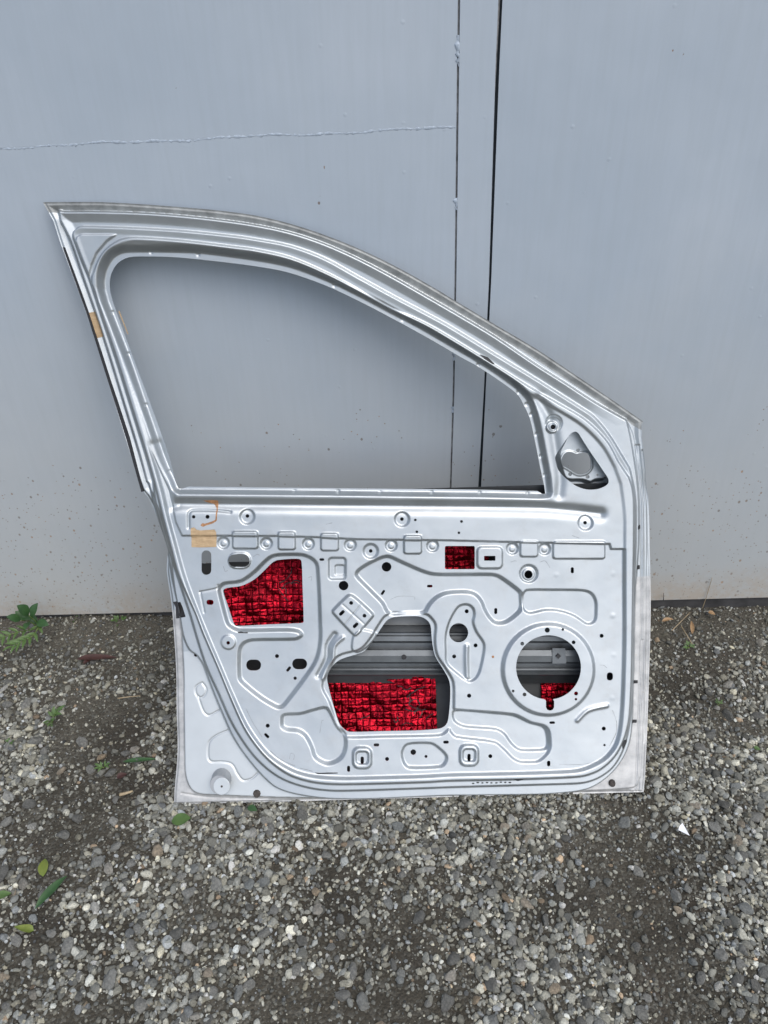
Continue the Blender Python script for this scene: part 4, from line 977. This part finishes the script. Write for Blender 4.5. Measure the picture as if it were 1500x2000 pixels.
lay('fallen_leaf', (84, 1712), (88, 1674), .020, L_LIME, 'small upright yellow-green leaf above the long dark leaf', 'leaf', .016, .3, .4, 1.2, group=LG)
lay('fallen_leaf', (68, 1776), (132, 1706), .019, L_DARK, 'long dark green pointed leaf on gravel at lower left', 'leaf', .016, .35, .25, 1.0, .03, group=LG)
lay('fallen_leaf', (-14, 1756), (24, 1744), .018, L_MID, 'green leaf cut by the left edge of the photo', 'leaf', .015, .3, .3, 1.1, group=LG)
lay('fallen_leaf', (66, 1818), (26, 1811), .015, L_LIME, 'yellow curled leaf on bare soil at lower left', 'leaf', .014, .4, .3, 1.8, .05, group=LG)
lay('fallen_leaf', (484, 1576), (503, 1584), .016, L_DARK, 'small dark green leaf under the door\'s bottom edge', 'leaf', .015, .2, .2, group=LG)
lay('fallen_leaf', (240, 1488), (312, 1484), .012, L_DARK, 'dull green narrow leaf flat beside the door\'s lower left side', 'leaf', .010, .3, .1, group=LG)
lay('fallen_leaf', (150, 1288), (230, 1280), .022, L_RED, 'dark red-brown dry leaf on packed dirt near the gate', 'leaf', .012, .3, .2, 1.2, .05, group=LG)
lay('fallen_leaf', (163, 1297), (184, 1280), .014, L_RED, 'small reddish leaf scrap touching the red-brown leaf', 'leaf', .013, .3, .3, group=LG)
lay('fallen_leaf', (228, 1520), (249, 1510), .016, L_RED, 'dark crimson leaf scrap left of the door\'s bottom corner', 'leaf', .012, .3, .3, group=LG)
lay('fallen_leaf', (1293, 1214), (1318, 1208), .012, L_DRY, 'tan curled dry leaf beside the door\'s right edge', 'leaf', .016, .5, .4, group=LG)
lay('fallen_leaf', (1352, 1238), (1350, 1212), .011, L_DRY, 'pale dry leaf standing among dead stalks by the threshold', 'leaf', .016, .5, .3, group=LG)
lay('fallen_leaf', (1383, 1196), (1398, 1200), .016, L_DRY, 'yellowish dry leaf at the foot of the right gate leaf', 'leaf', .016, .3, .3, group=LG)
lay('fallen_leaf', (1472, 1460), (1486, 1464), .012, L_MID, 'small green leaf scrap near the right edge of the photo', 'leaf', .012, .3, .3, group=LG)
def stalk(name, pts, r, mat, label, cat_, group=None, h=None):
    P = [on_ground(x, y, hh) for x, y, hh in pts]; V, F = tube(smooth(np.array(P), False, 3), r, r * .55)
    o = mesh_obj(name, [tuple(np.array(v) - P[0]) for v in V], F, mat, None, True); o.location = P[0]
    return tag(o, label, cat_, group)
SG = 'dead stalks by the gate'
stalk('twig', [(230, 1364, .012), (252, 1361, .014), (274, 1359, .013)], .0017, M_STALK, 'straight pale straw lying left of the door', 'twig')
stalk('wood_chip', [(234, 1552, .012), (247, 1549, .015), (259, 1545, .012)], .0042, M_STALK, 'short cream wood chip left of the door\'s bottom corner', 'wood chip')
stalk('dead_stalk', [(1330, 1222, .012), (1340, 1238, .020), (1352, 1258, .012)], .0015, M_STALK, 'thin dead stalk slanting down right by the threshold', 'stalk', SG)
stalk('dead_stalk', [(1312, 1232, .010), (1328, 1216, .016), (1348, 1196, .020)], .0014, M_STALK, 'thin dead stalk slanting up right toward the gate', 'stalk', SG)
a = on_gate(1372, 1188, GATE_Y - .010); b = on_gate(1380, 1165, GATE_Y - .006); c_ = on_gate(1391, 1128, GATE_Y - .004)
V, F = tube(smooth(np.array([a, b, c_]), False, 4), .0011, .0006); tag(mesh_obj('dead_stalk', V, F, M_STALK, None, True), 'upright tan stalk leaning on the right gate leaf', 'stalk', SG)
a = on_gate(1296, 1172, GATE_Y - .010); b = on_gate(1296, 1158, GATE_Y - .006)
V, F = tube([a, b], .0012, .0006); tag(mesh_obj('dead_stalk', V, F, M_RUBBER, None, True), 'short dark stub of stalk beside the door\'s right edge', 'stalk', SG)
# torn white paper
pp = [on_ground(x, y, hh) for x, y, hh in ((1333, 1607, .022), (1347, 1632, .014), (1325, 1621, .015), (1327, 1614, .019))]
V = [tuple(q) for q in pp] + [tuple(q - np.array((0, 0, .0006))) for q in pp]
tag(mesh_obj('paper_scrap', V, [(0, 3, 2, 1), (4, 5, 6, 7), (0, 1, 5, 4), (1, 2, 6, 5), (2, 3, 7, 6), (3, 0, 4, 7)], M_PAPER), 'white triangular scrap of paper on gravel right of the door', 'paper scrap')

def orient(o, base, d, up=Vector((0, -.4, 1)), spin=0):
    """leaf local +Y along d, +Z towards up"""
    y = Vector(d).normalized(); x = y.cross(up).normalized(); z = x.cross(y)
    m = Matrix((x, y, z)).transposed(); o.matrix_local = Matrix.Translation(base) @ m.to_4x4() @ Matrix.Rotation(spin, 4, 'Y')
def plant(name, base_px, label, cat_, stems, h=.005):
    base = Vector(on_ground(*base_px, h)); root = empty(name, base); tag(root, label, cat_)
    for (path, r, leaves, mat, shape) in stems:
        P = smooth(np.array([np.array(q) for q in path]), False, 4); V, F = tube(P, r, r * .5); mesh_obj('stem', V, F, M_STEM, root, True)
        for (s, ang, L, W) in leaves:
            k = s * (len(P) - 1); i = min(int(k), len(P) - 2); p = Vector(P[i]).lerp(Vector(P[i + 1]), k - i); tdir = (Vector(P[i + 1]) - Vector(P[i])).normalized()
            side = tdir.cross(Vector((0, -.5, .85))).normalized()
            d = tdir * math.cos(ang) + side * math.sin(ang) + Vector((0, 0, random.uniform(-.1, .15)))
            V, F = leaf_geo(L, W, *shape); o = mesh_obj('leaf', V, F, mat, root, True); orient(o, p, d, spin=random.uniform(-.3, .3))
    return root
# broad weed at the gate foot: three dark broad leaves and two feathered stems
def rel(b, *pts):
    B = on_ground(*b, .005); return [tuple(on_gate(x, y, Y) - B) for x, y, Y in pts]
bp = (74, 1226)
plant('broadleaf_weed', bp, 'green weed with broad dark and feathered light leaves at the gate foot', 'weed', [
    (rel(bp, (74, 1226, 1.56), (70, 1214, 1.55), (56, 1202, 1.54)), .0016, [(1.0, .1, .052, .030), (.75, .9, .048, .026), (.7, -.7, .040, .024), (.45, 1.1, .050, .024), (.3, -.9, .036, .020)], L_DARK, (.2, .5, .85)),
    (rel(bp, (72, 1224, 1.55), (58, 1214, 1.54), (40, 1212, 1.52)), .0015, [(1.0, .2, .045, .022), (.7, .9, .040, .020), (.5, -.9, .036, .018)], L_DARK, (.2, .5, .85)),
    (rel(bp, (80, 1215, 1.55), (66, 1240, 1.51), (46, 1252, 1.48), (26, 1262, 1.46)), .0016, [(x, sg * (.75 - .15 * x), .034 - .010 * abs(x - .5), .0085) for x in (.12, .28, .44, .60, .75, .88) for sg in (1, -1)] + [(1, 0, .03, .008)], L_MID, (.3, .4, 1.2)),
    (rel(bp, (74, 1228, 1.55), (48, 1232, 1.52), (24, 1238, 1.50), (4, 1246, 1.48)), .0015, [(x, sg * .8, .030, .0085) for x in (.3, .5, .7, .88) for sg in (1, -1)] + [(1, 0, .03, .008)], L_MID, (.3, .4, 1.2))])
def small_weed(base_px, n, L, W, mat, label, up=.03, seed=1, spread=1.0):
    r = random.Random(seed); st = []
    for k in range(n):
        a = r.uniform(0, 6.28); rr = r.uniform(.3, 1) * up * spread; tip = (math.cos(a) * rr, math.sin(a) * rr, r.uniform(.35, 1) * up)
        st.append(([(0, 0, 0), (tip[0] * .4, tip[1] * .4, tip[2] * .7), tip], .0009, [(1.0, 0, L * r.uniform(.7, 1.1), W), (.7, .8, L * .8, W * .9), (.6, -.8, L * .8, W * .9)], mat, (.25, .4, 1.3)))
    return plant('small_weed', base_px, label, 'weed', st)
small_weed((103, 1412), 5, .022, .0075, L_MID, 'small leafy green weed in gravel left of the door', .035, 4, 1.1)['group'] = 'small weeds'
small_weed((236, 1214), 5, .014, .007, L_MID, 'tiny green sprout near the gate foot, nearest the door', .018, 5)['group'] = 'small weeds'
small_weed((146, 1212), 3, .013, .006, L_MID, 'tiny green sprout just right of the broad weed', .015, 6)['group'] = 'small weeds'
small_weed((1345, 1266), 3, .014, .005, L_MID, 'tiny green sprout on dirt right of the door', .015, 7)['group'] = 'small weeds'
small_weed((1402, 1380), 2, .011, .004, L_MID, 'single small green blade in gravel right of the door', .012, 8)['group'] = 'small weeds'
small_weed((203, 1500), 3, .016, .006, L_MID, 'low green sprout left of the door beside a dull narrow leaf', .012, 9)['group'] = 'small weeds'
small_weed((25, 1449), 3, .012, .005, L_MID, 'faint green sprout in gravel near the left edge of the photo', .010, 10)['group'] = 'small weeds'
